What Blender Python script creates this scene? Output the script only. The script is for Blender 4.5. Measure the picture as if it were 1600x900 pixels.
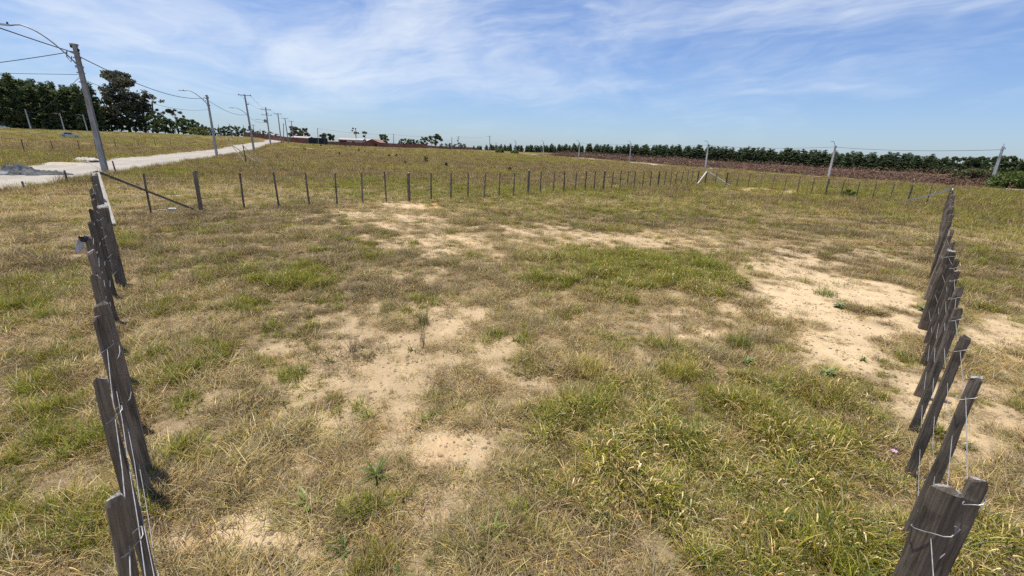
import bpy, math, random
import numpy as np
from mathutils import Vector, Matrix

for o in list(bpy.data.objects):
    bpy.data.objects.remove(o, do_unlink=True)
scene = bpy.context.scene
col = scene.collection
R = math.radians

# ------------------------------------------------------------------ camera
EYE = 2.5
PITCH = math.atan(214 / 660.0)
ROLL = math.atan(0.041)
cam_d = bpy.data.cameras.new('camera')
cam_d.sensor_width = 36.0
cam_d.lens = 36.0 * 660 / 1600
cam_d.clip_start = 0.05
cam_d.clip_end = 9000
cam = bpy.data.objects.new('camera', cam_d)
col.objects.link(cam)
fw = Vector((0, math.cos(PITCH), -math.sin(PITCH)))
upc = Vector((0, math.sin(PITCH), math.cos(PITCH)))
rt = Vector((1, 0, 0)) * math.cos(ROLL) + upc * math.sin(ROLL)
up = Vector((-1, 0, 0)) * math.sin(ROLL) + upc * math.cos(ROLL)
m3 = Matrix((rt, up, -fw)).transposed()
cam.matrix_world = Matrix.Translation((0, 0, EYE)) @ m3.to_4x4()
scene.camera = cam
scene.render.engine = 'CYCLES'
scene.cycles.max_bounces = 4
scene.cycles.diffuse_bounces = 2
scene.cycles.glossy_bounces = 2
scene.cycles.transmission_bounces = 2
scene.cycles.use_adaptive_sampling = True
scene.cycles.adaptive_threshold = 0.02
scene.cycles.use_denoising = False
scene.render.resolution_x = 1024
scene.render.resolution_y = 576

# ------------------------------------------------------------------ sky and sun
SUN_AZ = R(-62)      # from +Y, clockwise positive
SUN_EL = R(79)
scene.view_settings.view_transform = 'Standard'
scene.view_settings.look = 'None'
scene.view_settings.exposure = 0.31
scene.view_settings.gamma = 1.0

world = bpy.data.worlds.new('World')
scene.world = world
world.use_nodes = True


class NT:
    """small helper around a node tree"""
    def __init__(self, tree):
        self.t = tree
        tree.nodes.clear()

    def n(self, typ, **kw):
        nd = self.t.nodes.new(typ)
        for k, v in kw.items():
            if k == 'ins':
                for i, val in v.items():
                    s = nd.inputs[i]
                    if isinstance(val, bpy.types.NodeSocket):
                        self.t.links.new(val, s)
                    else:
                        s.default_value = val
            else:
                setattr(nd, k, v)
        return nd

    def math(self, op, a, b=0.0, c=0.0, clamp=False):
        nd = self.n('ShaderNodeMath', operation=op, use_clamp=clamp, ins={0: a, 1: b, 2: c})
        return nd.outputs[0]

    def vmath(self, op, a, b=(0, 0, 0)):
        nd = self.n('ShaderNodeVectorMath', operation=op, ins={0: a, 1: b})
        return nd.outputs['Value'] if op in ('DOT_PRODUCT', 'LENGTH') else nd.outputs[0]

    def rng(self, v, a, b, c=0.0, d=1.0, smooth=True):
        nd = self.n('ShaderNodeMapRange', interpolation_type='SMOOTHSTEP' if smooth else 'LINEAR',
                    ins={0: v, 1: a, 2: b, 3: c, 4: d})
        return nd.outputs[0]

    def noise(self, vec, scale, detail=4.0, rough=0.55, dist=0.0):
        nd = self.n('ShaderNodeTexNoise', ins={'Vector': vec, 'Scale': scale, 'Detail': detail,
                                               'Roughness': rough, 'Distortion': dist})
        return nd.outputs['Fac']

    def mix(self, f, a, b, blend='MIX'):
        nd = self.n('ShaderNodeMix', data_type='RGBA', blend_type=blend, ins={0: f, 6: a, 7: b})
        return nd.outputs[2]


def build_world():
    k = NT(world.node_tree)
    sky = k.n('ShaderNodeTexSky', sky_type='NISHITA', sun_disc=False, sun_elevation=SUN_EL,
              sun_rotation=SUN_AZ, altitude=50.0, air_density=1.0, dust_density=0.6, ozone_density=1.6)
    tc = k.n('ShaderNodeTexCoord').outputs['Generated']
    sep = k.n('ShaderNodeSeparateXYZ', ins={0: tc})
    # thin high cirrus: directions stretched so that the veils lie flat, slightly slanted
    rot = k.n('ShaderNodeVectorRotate', rotation_type='Y_AXIS', ins={'Vector': tc, 'Angle': R(7)}).outputs[0]
    st = k.vmath('MULTIPLY', rot, (1.0, 1.0, 2.6))
    warp = k.n('ShaderNodeTexNoise', ins={'Vector': st, 'Scale': 2.2, 'Detail': 3.0}).outputs['Color']
    wv = k.vmath('ADD', st, k.vmath('MULTIPLY', k.vmath('SUBTRACT', warp, (.5, .5, .5)), (.7, .7, .7)))
    big = k.noise(wv, 1.7, 5.0, 0.55)
    fib = k.noise(k.vmath('MULTIPLY', wv, (1.0, 1.0, 1.9)), 4.2, 6.0, 0.58)
    rip = k.noise(k.vmath('MULTIPLY', st, (1.0, 1.0, 2.2)), 26.0, 2.0, 0.5)

    def veil(d, w0, w1):
        v = Vector(d).normalized()
        return k.rng(k.vmath('DOT_PRODUCT', tc, tuple(v)), math.cos(R(w0)), math.cos(R(w1)))
    total = None
    for d, w0, w1, g in CLOUDS:
        x = k.math('MULTIPLY', veil(d, w0, w1), g)
        total = x if total is None else k.math('MAXIMUM', total, x)
    f = k.math('ADD', k.math('MULTIPLY', big, 0.72), k.math('MULTIPLY', fib, 0.48))
    f = k.math('ADD', f, k.math('MULTIPLY', rip, 0.07))
    f = k.math('ADD', f, total)
    f = k.rng(f, 0.60, 1.06, 0.0, 0.85)
    f = k.math('MULTIPLY', f, k.rng(sep.outputs['Z'], 0.0, 0.16, 0.35, 1.0))
    # the band of pale air above the horizon
    lp = k.rng(sep.outputs['Z'], -0.02, 0.30, 1.0, 0.0)
    tint = k.mix(1.0, sky.outputs[0], (0.76, 0.92, 1.24, 1), 'MULTIPLY')
    c = k.mix(k.math('MULTIPLY', lp, 0.20), tint, (5.0, 6.2, 7.6, 1))
    c = k.mix(f, c, (7.6, 8.2, 9.0, 1))
    bg = k.n('ShaderNodeBackground', ins={0: c, 1: 0.090})
    out = k.n('ShaderNodeOutputWorld')
    k.t.links.new(bg.outputs[0], out.inputs[0])


# directions (x right, y ahead, z up) of the broad cirrus veils
CLOUDS = [
    ((-0.62, 0.95, 0.32), 25, 6, 0.15),
    ((-0.20, 0.98, 0.30), 17, 3, 0.10),
    ((0.12, 1.0, 0.26), 13, 3, 0.08),
    ((-1.0, 0.75, 0.20), 14, 4, 0.10),
    ((0.70, 1.0, 0.24), 22, 5, 0.075),
]
build_world()

sun_d = bpy.data.lights.new('sun', 'SUN')
sun_d.energy = 4.8
sun_d.angle = R(0.53)
sun_d.color = (1.0, 0.945, 0.85)
sun = bpy.data.objects.new('sun', sun_d)
col.objects.link(sun)
sdir = Vector((math.sin(SUN_AZ) * math.cos(SUN_EL), math.cos(SUN_AZ) * math.cos(SUN_EL), math.sin(SUN_EL)))
sun.rotation_euler = sdir.to_track_quat('Z', 'Y').to_euler()
sun.location = sdir * 60

# ------------------------------------------------------------------ survey tables (metres; x right, y ahead)
POLES = [
    ('A1', -28.51, 30.01, 7.91, 0.04),
    ('A2', -47.31, 69.16, 8.78, 0.0),
    ('A3', -61.34, 102.72, 12.0, -0.36),
    ('A4', -82.16, 147.32, 11.8, -0.04),
    ('A5', -97.78, 183.57, 11.8, -0.03),
    ('A6', -112.17, 217.21, 11.5, -0.42),
    ('A7', -123.29, 244.31, 11.0, -0.06),
    ('B1', 93.21, 86.4, 8.0, -0.41),
    ('B2', 82.17, 116.09, 8.0, -0.18),
    ('B3', 65.46, 153.43, 8.0, -0.35),
    ('B4', 51.32, 201.86, 8.0, -0.42),
    ('B5', 32.99, 238.81, 8.0, -0.02),
    ('B6', 15.6, 266.82, 8.0, -0.5),
    ('B7', -1.14, 301.16, 8.0, -0.33),
    ('C1', -14.22, 292.85, 6.0, -0.16),
    ('C2', -19.37, 314.13, 10.0, -0.68),
    ('C3', -48.04, 358.98, 10.0, 0.0),
    ('C4', -47.84, 322.68, 9.0, 0.04),
    ('C5', -60.51, 313.56, 8.5, -0.28),
    ('C6', -84.13, 300.82, 9.0, 0.43),
    ('C7', -104.3, 232.33, 8.5, 0.21),
    ('C8', -105.25, 199.33, 8.5, 1.09),
    ('D1', -211.79, 193.33, 8.5, -0.09),
    ('D2', -232.11, 227.62, 8.5, -0.14),
    ('D3', -228.52, 236.15, 8.5, -0.38),
    ('D4', -247.33, 266.31, 5.0, -0.23),
    ('D5', -240.67, 264.52, 8.5, 0.26),
    ('D6', -248.9, 278.4, 8.0, -0.4),
    ('D7', -235.36, 270.29, 8.5, 0.11),
    ('D8', -222.33, 289.21, 7.0, 0.21),
    ('D9', -183.31, 274.33, 7.0, -0.35),
    ('D10', -159.84, 248.36, 7.0, -0.26),
    ('D11', -173.53, 274.57, 7.0, -0.43),
    ('D12', -168.07, 274.11, 7.0, -0.08),
    ('D13', -154.2, 260.81, 7.0, -0.07),
    ('D14', -164.88, 285.87, 5.0, -0.1),
]

TERRAIN = [
    (-28.51, 30.01, 0.0),
    (-47.31, 69.16, 0.0),
    (-61.34, 102.72, 0.27),
    (-82.16, 147.32, 1.16),
    (-97.78, 183.57, 1.51),
    (-112.17, 217.21, 1.91),
    (-123.29, 244.31, 2.28),
    (93.21, 86.4, -0.93),
    (82.17, 116.09, -0.86),
    (65.46, 153.43, -0.63),
    (51.32, 201.86, 0.1),
    (32.99, 238.81, 0.4),
    (15.6, 266.82, 0.61),
    (-1.14, 301.16, 1.08),
    (-14.22, 292.85, 0.81),
    (-19.37, 314.13, 2.04),
    (-48.04, 358.98, 1.95),
    (-47.84, 322.68, 1.38),
    (-60.51, 313.56, 2.37),
    (-84.13, 300.82, 1.36),
    (-104.3, 232.33, 1.05),
    (-105.25, 199.33, 1.87),
    (-211.79, 193.33, 2.77),
    (-232.11, 227.62, 3.48),
    (-228.52, 236.15, 3.67),
    (-247.33, 266.31, 3.86),
    (-240.67, 264.52, 4.05),
    (-248.9, 278.4, 4.11),
    (-235.36, 270.29, 4.3),
    (-222.33, 289.21, 4.2),
    (-183.31, 274.33, 3.69),
    (-159.84, 248.36, 3.81),
    (-173.53, 274.57, 4.07),
    (-168.07, 274.11, 4.27),
    (-154.2, 260.81, 4.76),
    (-164.88, 285.87, 5.13),
    (-73.84, 245.0, 1.36),
    (-63.33, 260.0, 1.52),
    (-91.18, 235.0, 1.58),
    (-51.41, 300.0, 1.39),
    (43.47, 330.0, 2.01),
    (114.97, 330.0, 1.63),
    (181.07, 320.0, 0.4),
    (219.47, 280.0, -0.44),
    (230.43, 230.0, -0.5),
    (249.38, 220.0, -1.07),
    (-232.04, 215.0, 3.08),
    (-221.54, 220.0, 3.26),
    (-216.71, 260.0, 4.08),
    (-171.08, 150.0, 1.23),
    (-140.14, 250.0, 2.92),
    (-107.57, 220.0, 1.98),
    (-46.81, 130.0, 0.35),
    (33.45, 120.0, -0.15),
    (0, 0, 0.0),
    (-13, 13, 0.0),
    (15, 15, 0.0),
    (0, 20, 0.0),
    (0, 40, 0.0),
    (19, 45, 0.0),
    (31, 31, -0.1),
    (-28, 30, 0.0),
    (-35, 50, 0.0),
    (-20, 60, 0.0),
    (10, 60, 0.0),
    (-40, 20, 0.0),
    (-60, 60, 0.0),
    (40, 15, -0.1),
    (20, -10, 0.0),
    (-20, -10, 0.0),
    (45, 60, -0.1),
    (-80, 85, 0.0),
]

SAND = [
    (6.45, 10.43, 1.89, 0.29, 1.13, 2.01, 0.9),
    (6.17, 7.92, 2.24, 0.26, 1.57, 2.26, 1.0),
    (5.0, 5.57, 1.4, 0.12, 1.13, 1.48, 1.0),
    (4.76, 4.29, 0.69, 0.05, 0.78, 0.86, 0.9),
    (4.34, 3.44, 0.45, 0.03, 0.49, 0.49, 0.55),
    (8.03, 6.4, 0.67, 0.07, 1.51, 1.37, 0.9),
    (5.29, 4.07, 0.52, 0.04, 0.81, 0.76, 0.7),
    (6.17, 11.87, 1.19, 0.21, 0.58, 1.22, 0.6),
    (-4.26, 15.23, 2.11, 0.55, -0.67, 2.48, 0.68),
    (-1.47, 11.52, 2.36, 0.45, -0.27, 2.1, 0.62),
    (1.14, 13.15, 2.4, 0.5, 0.15, 2.09, 0.6),
    (-4.7, 18.95, 1.18, 0.39, -0.31, 1.28, 1.0),
    (3.92, 13.01, 2.71, 0.54, 0.46, 1.65, 0.7),
    (-6.33, 16.11, 0.65, 0.19, -0.82, 2.16, 0.6),
    (-1.64, 2.15, 0.45, 0.02, -0.15, 0.26, 1.0),
    (-2.04, 2.01, 0.27, 0.01, -0.15, 0.2, 0.8),
    (-0.5, 3.09, 0.47, 0.03, -0.06, 0.4, 0.85),
    (-0.92, 6.08, 0.72, 0.08, -0.12, 0.77, 0.75),
    (-2.61, 4.59, 0.3, 0.03, -0.08, 0.16, 0.5),
    (-0.87, 2.3, 0.11, 0.01, -0.04, 0.13, 0.9),
    (0.84, 2.07, 0.25, 0.01, 0.06, 0.23, 0.7),
    (2.0, 5.0, 0.3, 0.03, 0.08, 0.26, 0.6),
    (1.89, 3.67, 0.23, 0.02, 0.06, 0.15, 0.6),
    (-5.1, 10.51, 0.82, 0.16, -0.32, 0.7, 0.5),
    (21.69, 38.43, 8.77, 3.91, 4.03, 7.33, 0.85),
    (22.96, 32.1, 5.73, 2.15, 2.44, 3.52, 0.5),
    (-1.35, 4.54, 1.63, 0.11, -0.6, 2.21, 0.56),
    (-0.36, 5.78, 1.65, 0.16, -0.08, 1.15, 0.45),
    (-0.98, 3.65, 0.47, 0.03, -0.07, 0.28, 0.65),
    (-1.58, 4.1, 0.62, 0.05, -0.13, 0.37, 0.6),
    (0.48, 4.25, 0.37, 0.03, 0.02, 0.25, 0.6),
    (-0.31, 5.1, 0.67, 0.06, -0.03, 0.46, 0.65),
    (3.4, 6.53, 0.77, 0.08, 0.33, 0.73, 0.8),
    (1.34, 6.26, 0.52, 0.06, 0.06, 0.33, 0.4),
    (-1.68, 3.49, 0.36, 0.02, -0.09, 0.22, 0.55),
    (-0.47, 2.53, 0.38, 0.02, -0.04, 0.24, 0.65),
    (-1.06, 3.07, 0.33, 0.02, -0.07, 0.25, 0.5),
    (0.23, 6.73, 0.65, 0.08, 0.01, 0.56, 0.5),
    (-2.0, 8.37, 1.02, 0.15, -0.19, 0.83, 0.5),
    (-1.74, 2.87, 0.31, 0.02, -0.11, 0.22, 0.55),
    (-2.3, 5.89, 0.65, 0.07, -0.19, 0.54, 0.4),
    (3.39, 3.17, 0.3, 0.02, 0.21, 0.26, 0.3),
    (10.5, 12.26, 2.16, 0.38, 1.1, 1.39, 0.5),
    (9.05, 13.23, 1.84, 0.35, 0.68, 1.07, 0.5),
]

OCHRE = [
    (-3.35, 19.37, 0.96, 0.32, -0.19, 1.11, 1.0),
    (-0.87, 2.3, 0.1, 0.0, -0.03, 0.11, 1.0),
    (-1.97, 2.02, 0.16, 0.01, -0.06, 0.09, 0.5),
    (-9.93, 11.65, 0.3, 0.07, -0.41, 0.51, 0.8),
    (-2.76, 4.58, 0.19, 0.02, -0.06, 0.11, 0.6),
    (-0.5, 3.09, 0.22, 0.01, -0.03, 0.17, 0.4),
    (-2.49, 2.36, 0.07, 0.0, -0.14, 0.16, 0.8),
]

TALL = [
    (2.98, 9.6, 2.13, 0.32, 0.51, 1.84, 1.0),
    (4.32, 8.87, 0.88, 0.12, 0.53, 1.21, 0.9),
    (1.54, 10.1, 0.95, 0.16, 0.19, 1.41, 0.7),
    (2.08, 3.2, 1.66, 0.09, 0.52, 1.06, 1.0),
    (3.42, 4.28, 1.14, 0.08, 0.45, 0.7, 0.9),
    (0.65, 3.33, 0.65, 0.04, 0.08, 0.6, 0.9),
    (2.18, 4.79, 0.46, 0.04, 0.18, 0.48, 0.6),
    (2.38, 2.27, 0.72, 0.03, 0.3, 0.41, 1.0),
    (1.48, 5.46, 0.55, 0.05, 0.1, 0.47, 0.5),
    (3.21, 2.3, 0.42, 0.02, 0.36, 0.37, 0.9),
    (1.08, 4.32, 0.6, 0.05, 0.08, 0.43, 0.45),
    (-3.9, 7.65, 0.57, 0.08, -0.33, 0.7, 0.5),
    (-3.2, 8.4, 0.63, 0.09, -0.23, 0.65, 0.3),
]

GREEN = [
    (-9.17, 30.0, 5.14, 2.72, -2.08, 6.91, 0.8),
    (-0.25, 27.7, 10.13, 4.38, -0.07, 5.17, 0.8),
    (5.61, 30.65, 4.87, 2.17, 0.65, 3.74, 0.9),
    (33.1, 45.75, 23.3, 10.38, 10.58, 14.92, 0.7),
    (-28.59, 32.41, 1.85, 1.65, -4.58, 5.3, 0.7),
    (-4.52, 3.47, 0.51, 0.04, -0.64, 0.59, 0.8),
    (-2.88, 2.24, 0.33, 0.02, -0.25, 0.25, 0.7),
    (-3.19, 3.59, 0.21, 0.02, -0.13, 0.17, 0.8),
    (-7.36, 5.93, 0.59, 0.07, -0.95, 0.86, 0.7),
    (-2.51, 2.98, 0.31, 0.02, -0.16, 0.24, 0.6),
    (52.66, 47.69, 4.36, 1.32, 33.36, 30.78, 0.6),
    (-3.92, 7.67, 0.68, 0.1, -0.41, 0.86, 0.7),
    (3.13, 10.16, 2.42, 0.38, 0.5, 1.8, 1.0),
    (4.67, 10.43, 1.37, 0.22, 0.5, 1.23, 1.0),
    (3.15, 3.97, 1.07, 0.08, 0.32, 0.5, 0.6),
    (2.24, 2.19, 0.66, 0.03, 0.21, 0.29, 0.6),
    (0.7, 3.66, 0.39, 0.03, 0.04, 0.33, 0.6),
    (-8.25, 33.52, 5.0, 2.91, -1.8, 7.39, 0.5),
    (2.45, 3.95, 0.7, 0.05, 0.3, 0.61, 0.5),
    (0.94, 2.07, 0.38, 0.02, 0.05, 0.18, 0.3),
    (-6.27, 8.23, 0.7, 0.11, -0.63, 0.89, 0.3),
    (-5.21, 4.39, 0.55, 0.05, -0.38, 0.37, 0.3),
    (-3.54, 2.39, 0.22, 0.01, -0.38, 0.33, 0.6),
    (-1.4, 20.64, 3.91, 1.33, -0.14, 2.0, 0.4),
    (6.08, 20.84, 8.47, 2.57, 0.83, 3.02, 0.45),
]

BROWN = [
    (-9.32, 12.84, 2.55, 0.54, -3.38, 4.89, 0.9),
    (-8.06, 15.91, 1.85, 0.53, -1.45, 2.97, 0.9),
    (-10.85, 9.61, 1.03, 0.18, -3.39, 3.23, 0.6),
    (-5.52, 4.4, 0.41, 0.04, -0.64, 0.59, 0.4),
    (5.55, 17.94, 4.84, 1.26, 0.97, 3.36, 0.9),
    (-1.02, 15.18, 2.24, 0.56, -0.14, 1.93, 0.5),
    (9.93, 12.26, 2.55, 0.44, 1.38, 1.83, 0.7),
    (11.32, 16.8, 4.39, 1.01, 1.59, 2.5, 0.6),
    (-1.88, 4.73, 0.61, 0.05, -0.24, 0.66, 0.4),
    (12.68, 11.11, 1.42, 0.2, 4.34, 4.11, 0.5),
    (-5.79, 6.26, 0.54, 0.06, -1.1, 1.32, 0.4),
]

GREY = [
    (0.94, 2.54, 0.29, 0.02, 0.06, 0.25, 1.0),
    (0.4, 2.54, 0.38, 0.02, 0.03, 0.36, 0.6),
    (3.53, 4.23, 0.76, 0.06, 0.28, 0.41, 0.7),
    (-0.28, 2.21, 0.3, 0.01, -0.03, 0.25, 0.7),
    (-1.88, 4.73, 0.69, 0.06, -0.24, 0.66, 0.5),
    (-2.36, 2.56, 0.33, 0.02, -0.18, 0.25, 0.7),
    (8.13, 9.86, 1.37, 0.2, 0.74, 0.99, 0.7),
    (-7.65, 11.74, 1.38, 0.29, -1.54, 2.49, 0.4),
    (-6.48, 13.99, 1.12, 0.28, -1.04, 2.34, 0.5),
    (-0.67, 4.18, 0.71, 0.06, -0.06, 0.41, 0.3),
]

# ------------------------------------------------------------------ helpers
def tag(o, label=None, cat=None, group=None, kind=None):
    if label: o['label'] = label
    if cat: o['category'] = cat
    if group: o['group'] = group
    if kind: o['kind'] = kind
    return o


def empty(name, loc=(0, 0, 0), rz=0.0):
    o = bpy.data.objects.new(name, None)
    o.empty_display_size = 0.2
    o.location = loc
    o.rotation_euler = (0, 0, rz)
    col.objects.link(o)
    return o


def obj(name, mesh, parent=None, loc=None, rot=None):
    o = bpy.data.objects.new(name, mesh)
    col.objects.link(o)
    if parent: o.parent = parent
    if loc is not None: o.location = loc
    if rot is not None: o.rotation_euler = rot
    return o


def copy_tree(o, parent=None):
    c = o.copy()
    col.objects.link(c)
    c.parent = parent
    for ch in o.children:
        copy_tree(ch, c)
    return c


class MB:
    def __init__(self):
        self.v, self.f, self.m = [], [], []

    def add(self, vs, fs, mi=0):
        b = len(self.v)
        self.v += [tuple(p) for p in vs]
        self.f += [tuple(i + b for i in q) for q in fs]
        self.m += [mi] * len(fs)
        return self

    def box(self, c, s, M=None, mi=0):
        x, y, z = [k / 2 for k in s]
        vs = [Vector((c[0] + a * x, c[1] + b * y, c[2] + d * z)) for d in (-1, 1) for a, b in ((-1, -1), (1, -1), (1, 1), (-1, 1))]
        if M: vs = [M @ v for v in vs]
        return self.add(vs, [(3, 2, 1, 0), (4, 5, 6, 7), (0, 1, 5, 4), (1, 2, 6, 5), (2, 3, 7, 6), (3, 0, 4, 7)], mi)

    def tube(self, pts, rad, n=8, prof=None, caps=True, mi=0):
        """sweep a round (or given) profile along points"""
        pts = [Vector(p) for p in pts]
        if not hasattr(rad, '__len__'): rad = [rad] * len(pts)
        rings = []
        last = None
        for i, p in enumerate(pts):
            t = (pts[min(i + 1, len(pts) - 1)] - pts[max(i - 1, 0)]).normalized()
            if last is None:
                a = Vector((1, 0, 0)) if abs(t.x) < .8 else Vector((0, 1, 0))
                last = (a - t * a.dot(t)).normalized()
            else:
                last = (last - t * last.dot(t)).normalized()
            b = t.cross(last)
            pr = prof or [(math.cos(2 * math.pi * k / n), math.sin(2 * math.pi * k / n)) for k in range(n)]
            rings.append([p + last * (u * rad[i]) + b * (w * rad[i]) for u, w in pr])
        n = len(rings[0])
        vs = [q for r in rings for q in r]
        fs = []
        for i in range(len(rings) - 1):
            for k in range(n):
                fs.append((i * n + k, i * n + (k + 1) % n, (i + 1) * n + (k + 1) % n, (i + 1) * n + k))
        if caps:
            fs.append(tuple(range(n - 1, -1, -1)))
            fs.append(tuple((len(rings) - 1) * n + k for k in range(n)))
        return self.add(vs, fs, mi)

    def mesh(self, name, mats, smooth=False):
        me = bpy.data.meshes.new(name)
        me.from_pydata(self.v, [], self.f)
        for m in (mats if isinstance(mats, (list, tuple)) else [mats]):
            me.materials.append(m)
        me.polygons.foreach_set('material_index', self.m)
        if smooth: me.polygons.foreach_set('use_smooth', [True] * len(self.f))
        me.update()
        return me

    def build(self, name, mats, parent=None, loc=None, rot=None, smooth=False):
        return obj(name, self.mesh(name, mats, smooth), parent, loc, rot)


def np_mesh(name, V, F, mat, tint=None, smooth=False):
    """V (n,3), F (m,3 or 4), tint (n,3) colour of the material itself"""
    me = bpy.data.meshes.new(name)
    V = np.ascontiguousarray(V, dtype=np.float32)
    F = np.ascontiguousarray(F, dtype=np.int32)
    k = F.shape[1]
    me.vertices.add(len(V)); me.vertices.foreach_set('co', V.ravel())
    me.loops.add(F.size); me.loops.foreach_set('vertex_index', F.ravel())
    me.polygons.add(len(F))
    me.polygons.foreach_set('loop_start', np.arange(0, F.size, k, dtype=np.int32))
    me.polygons.foreach_set('loop_total', np.full(len(F), k, dtype=np.int32))
    me.update(calc_edges=True)
    if smooth: me.polygons.foreach_set('use_smooth', np.ones(len(F), dtype=bool))
    if tint is not None:
        a = me.attributes.new('tint', 'FLOAT_COLOR', 'POINT')
        c = np.ones((len(V), 4), dtype=np.float32); c[:, :3] = tint
        a.data.foreach_set('color', c.ravel())
    for m in (mat if isinstance(mat, (list, tuple)) else [mat]):
        me.materials.append(m)
    return me


# ---- numpy value noise
def _h(ix, iy, s):
    a = (ix.astype(np.int64) * 374761393 + iy.astype(np.int64) * 668265263 + s * 974634777) & 0x7fffffff
    a = ((a ^ (a >> 13)) * 1274126177) & 0x7fffffff
    return ((a ^ (a >> 16)) & 0xffff) / 65535.0


def vnoise(x, y, s=0):
    ix, iy = np.floor(x), np.floor(y)
    fx, fy = x - ix, y - iy
    fx = fx * fx * (3 - 2 * fx); fy = fy * fy * (3 - 2 * fy)
    a, b = _h(ix, iy, s), _h(ix + 1, iy, s)
    c, d = _h(ix, iy + 1, s), _h(ix + 1, iy + 1, s)
    return (a * (1 - fx) + b * fx) * (1 - fy) + (c * (1 - fx) + d * fx) * fy


def fbm(x, y, sc, o=4, s=0):
    t = np.zeros_like(x); a = .5; n = 0
    for k in range(o):
        t += a * vnoise(x * sc + 17.3 * k, y * sc - 9.1 * k, s + k)
        n += a; a *= .5; sc *= 2.03
    return t / n


def sst(x, a, b):
    t = np.clip((x - a) / (b - a), 0, 1)
    return t * t * (3 - 2 * t)


_TC = np.array(TERRAIN)


def terrain(x, y):
    x = np.asarray(x, dtype=float); y = np.asarray(y, dtype=float)
    sh = x.shape
    xf, yf = x.ravel(), y.ravel()
    num = np.zeros_like(xf); den = np.full_like(xf, 1e-12)
    for cx, cy, cz in _TC:
        d2 = (xf - cx) ** 2 + (yf - cy) ** 2
        w = 1.0 / (d2 + 14.0 ** 2) ** 2
        num += w * cz; den += w
    z = num / den
    r = np.hypot(xf, yf)
    # beyond the surveyed ground the plain levels out
    z = z * (1 - sst(r, 420, 900)) + 1.0 * sst(r, 420, 900)
    z += (fbm(xf, yf, 0.35, 3, 5) - .5) * .10 * sst(r, 0.5, 3) + (fbm(xf, yf, 1.9, 3, 8) - .5) * .05
    z += (fbm(xf, yf, 0.03, 2, 15) - .5) * .5 * sst(r, 50, 130)
    return z.reshape(sh)


def T(x, y):
    return float(terrain(np.array([x]), np.array([y]))[0])


# ---- what grows where (patches of the lot)
def patch(tab, x, y, wob=.0):
    out = np.zeros_like(x)
    for cx, cy, ax, ay, bx, by, w in tab:
        det = ax * by - ay * bx
        u = ((x - cx) * by - (y - cy) * bx) / det
        v = (-(x - cx) * ay + (y - cy) * ax) / det
        d = np.sqrt(u * u + v * v) + wob
        out = np.maximum(out, w * (1 - sst(d, .40, 1.35)))
    return out


ROAD_N = np.array([0.902, 0.431])
RD2_P = np.array([91.0, 82.0]); RD2_D = np.array([-0.365, 0.931]); RD2_N = np.array([0.931, 0.365])


def road_d(x, y):
    """0..1 on the sandy road at the left"""
    s = x * ROAD_N[0] + y * ROAD_N[1] + (fbm(x, y, .12, 3, 3) - .5) * 1.6 + (fbm(x, y, .8, 2, 4) - .5) * .5
    return sst(s, -19.5, -18.9) * (1 - sst(s, -12.3, -11.7))


def fields(x, y):
    r = np.hypot(x, y)
    wob = (fbm(x, y, 1.1, 4, 21) - .5) * 1.6 + (fbm(x, y, 4.0, 3, 22) - .5) * 1.7
    wob *= np.clip(1.3 - r / 60, .5, 1) * (.45 + .55 * sst(r, 2, 6))
    S = patch(SAND, x, y, wob)
    # faint old furrows in the middle of the lot
    fur = np.sin((x * .80 + y * .60) * 5.2 + fbm(x, y, .6, 2, 61) * 3)
    S = np.clip(S + .25 * sst(fur, .3, 1) * patch([(-1.5, 15.0, 5, 1.5, -3, 6, 1)], x, y), 0, 1)
    lot = 1 - sst(r, 30, 60)
    S = np.maximum(S, sst(fbm(x, y, 1.3, 4, 31), .60, .74) * .38 * lot)
    S = np.maximum(S, sst(fbm(x * .3 + y * .1, y, .11, 4, 36), .58, .74) * .6 * sst(r, 40, 70) * (1 - sst(r, 150, 220)))
    Tl = patch(TALL, x, y, wob)
    G = patch(GREEN, x, y, wob)
    G = np.maximum(G, sst(fbm(x, y, 1.3, 4, 41), .56, .72) * .42)
    D = patch(GREY, x, y, wob)
    D = np.maximum(D, sst(fbm(x, y, .55, 3, 45), .58, .72) * .7)
    S = S * (1 - .85 * Tl)
    O = patch(OCHRE, x, y, wob * .5)
    B = sst(fbm(x * .35 + y * .05, y, .075, 4, 51), .40, .58)       # brown, dry stretches of the plain
    return S, Tl, G, D, O, B


# ------------------------------------------------------------------ materials
def mat(name, fn):
    m = bpy.data.materials.new(name)
    m.use_nodes = True
    k = NT(m.node_tree)
    out = k.n('ShaderNodeOutputMaterial')
    fn(k, out)
    return m


def simple(name, c1, c2, scale=6.0, rough=.85, bump=0.0, stretch=(1, 1, 1), metallic=0.0, spec=.3, bdist=.02):
    def fn(k, out):
        tc = k.n('ShaderNodeTexCoord').outputs['Object']
        oi = k.n('ShaderNodeObjectInfo')
        v = k.vmath('ADD', k.vmath('MULTIPLY', tc, stretch), k.vmath('MULTIPLY', oi.outputs['Location'], (1.7, 1.3, .9)))
        f = k.noise(v, scale, 5, .6)
        f2 = k.noise(v, scale * .22, 3, .5)
        ff = k.rng(k.math('ADD', k.math('MULTIPLY', f, .65), k.math('MULTIPLY', f2, .35)), .34, .66)
        c = k.mix(ff, c1 + (1,), c2 + (1,))
        b = k.n('ShaderNodeBsdfPrincipled', ins={'Base Color': c, 'Roughness': rough, 'Metallic': metallic,
                                                 'Specular IOR Level': spec})
        if bump:
            bp = k.n('ShaderNodeBump', ins={'Strength': bump, 'Distance': bdist, 'Height': f})
            k.t.links.new(bp.outputs[0], b.inputs['Normal'])
        k.t.links.new(b.outputs[0], out.inputs[0])
    return mat(name, fn)


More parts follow.
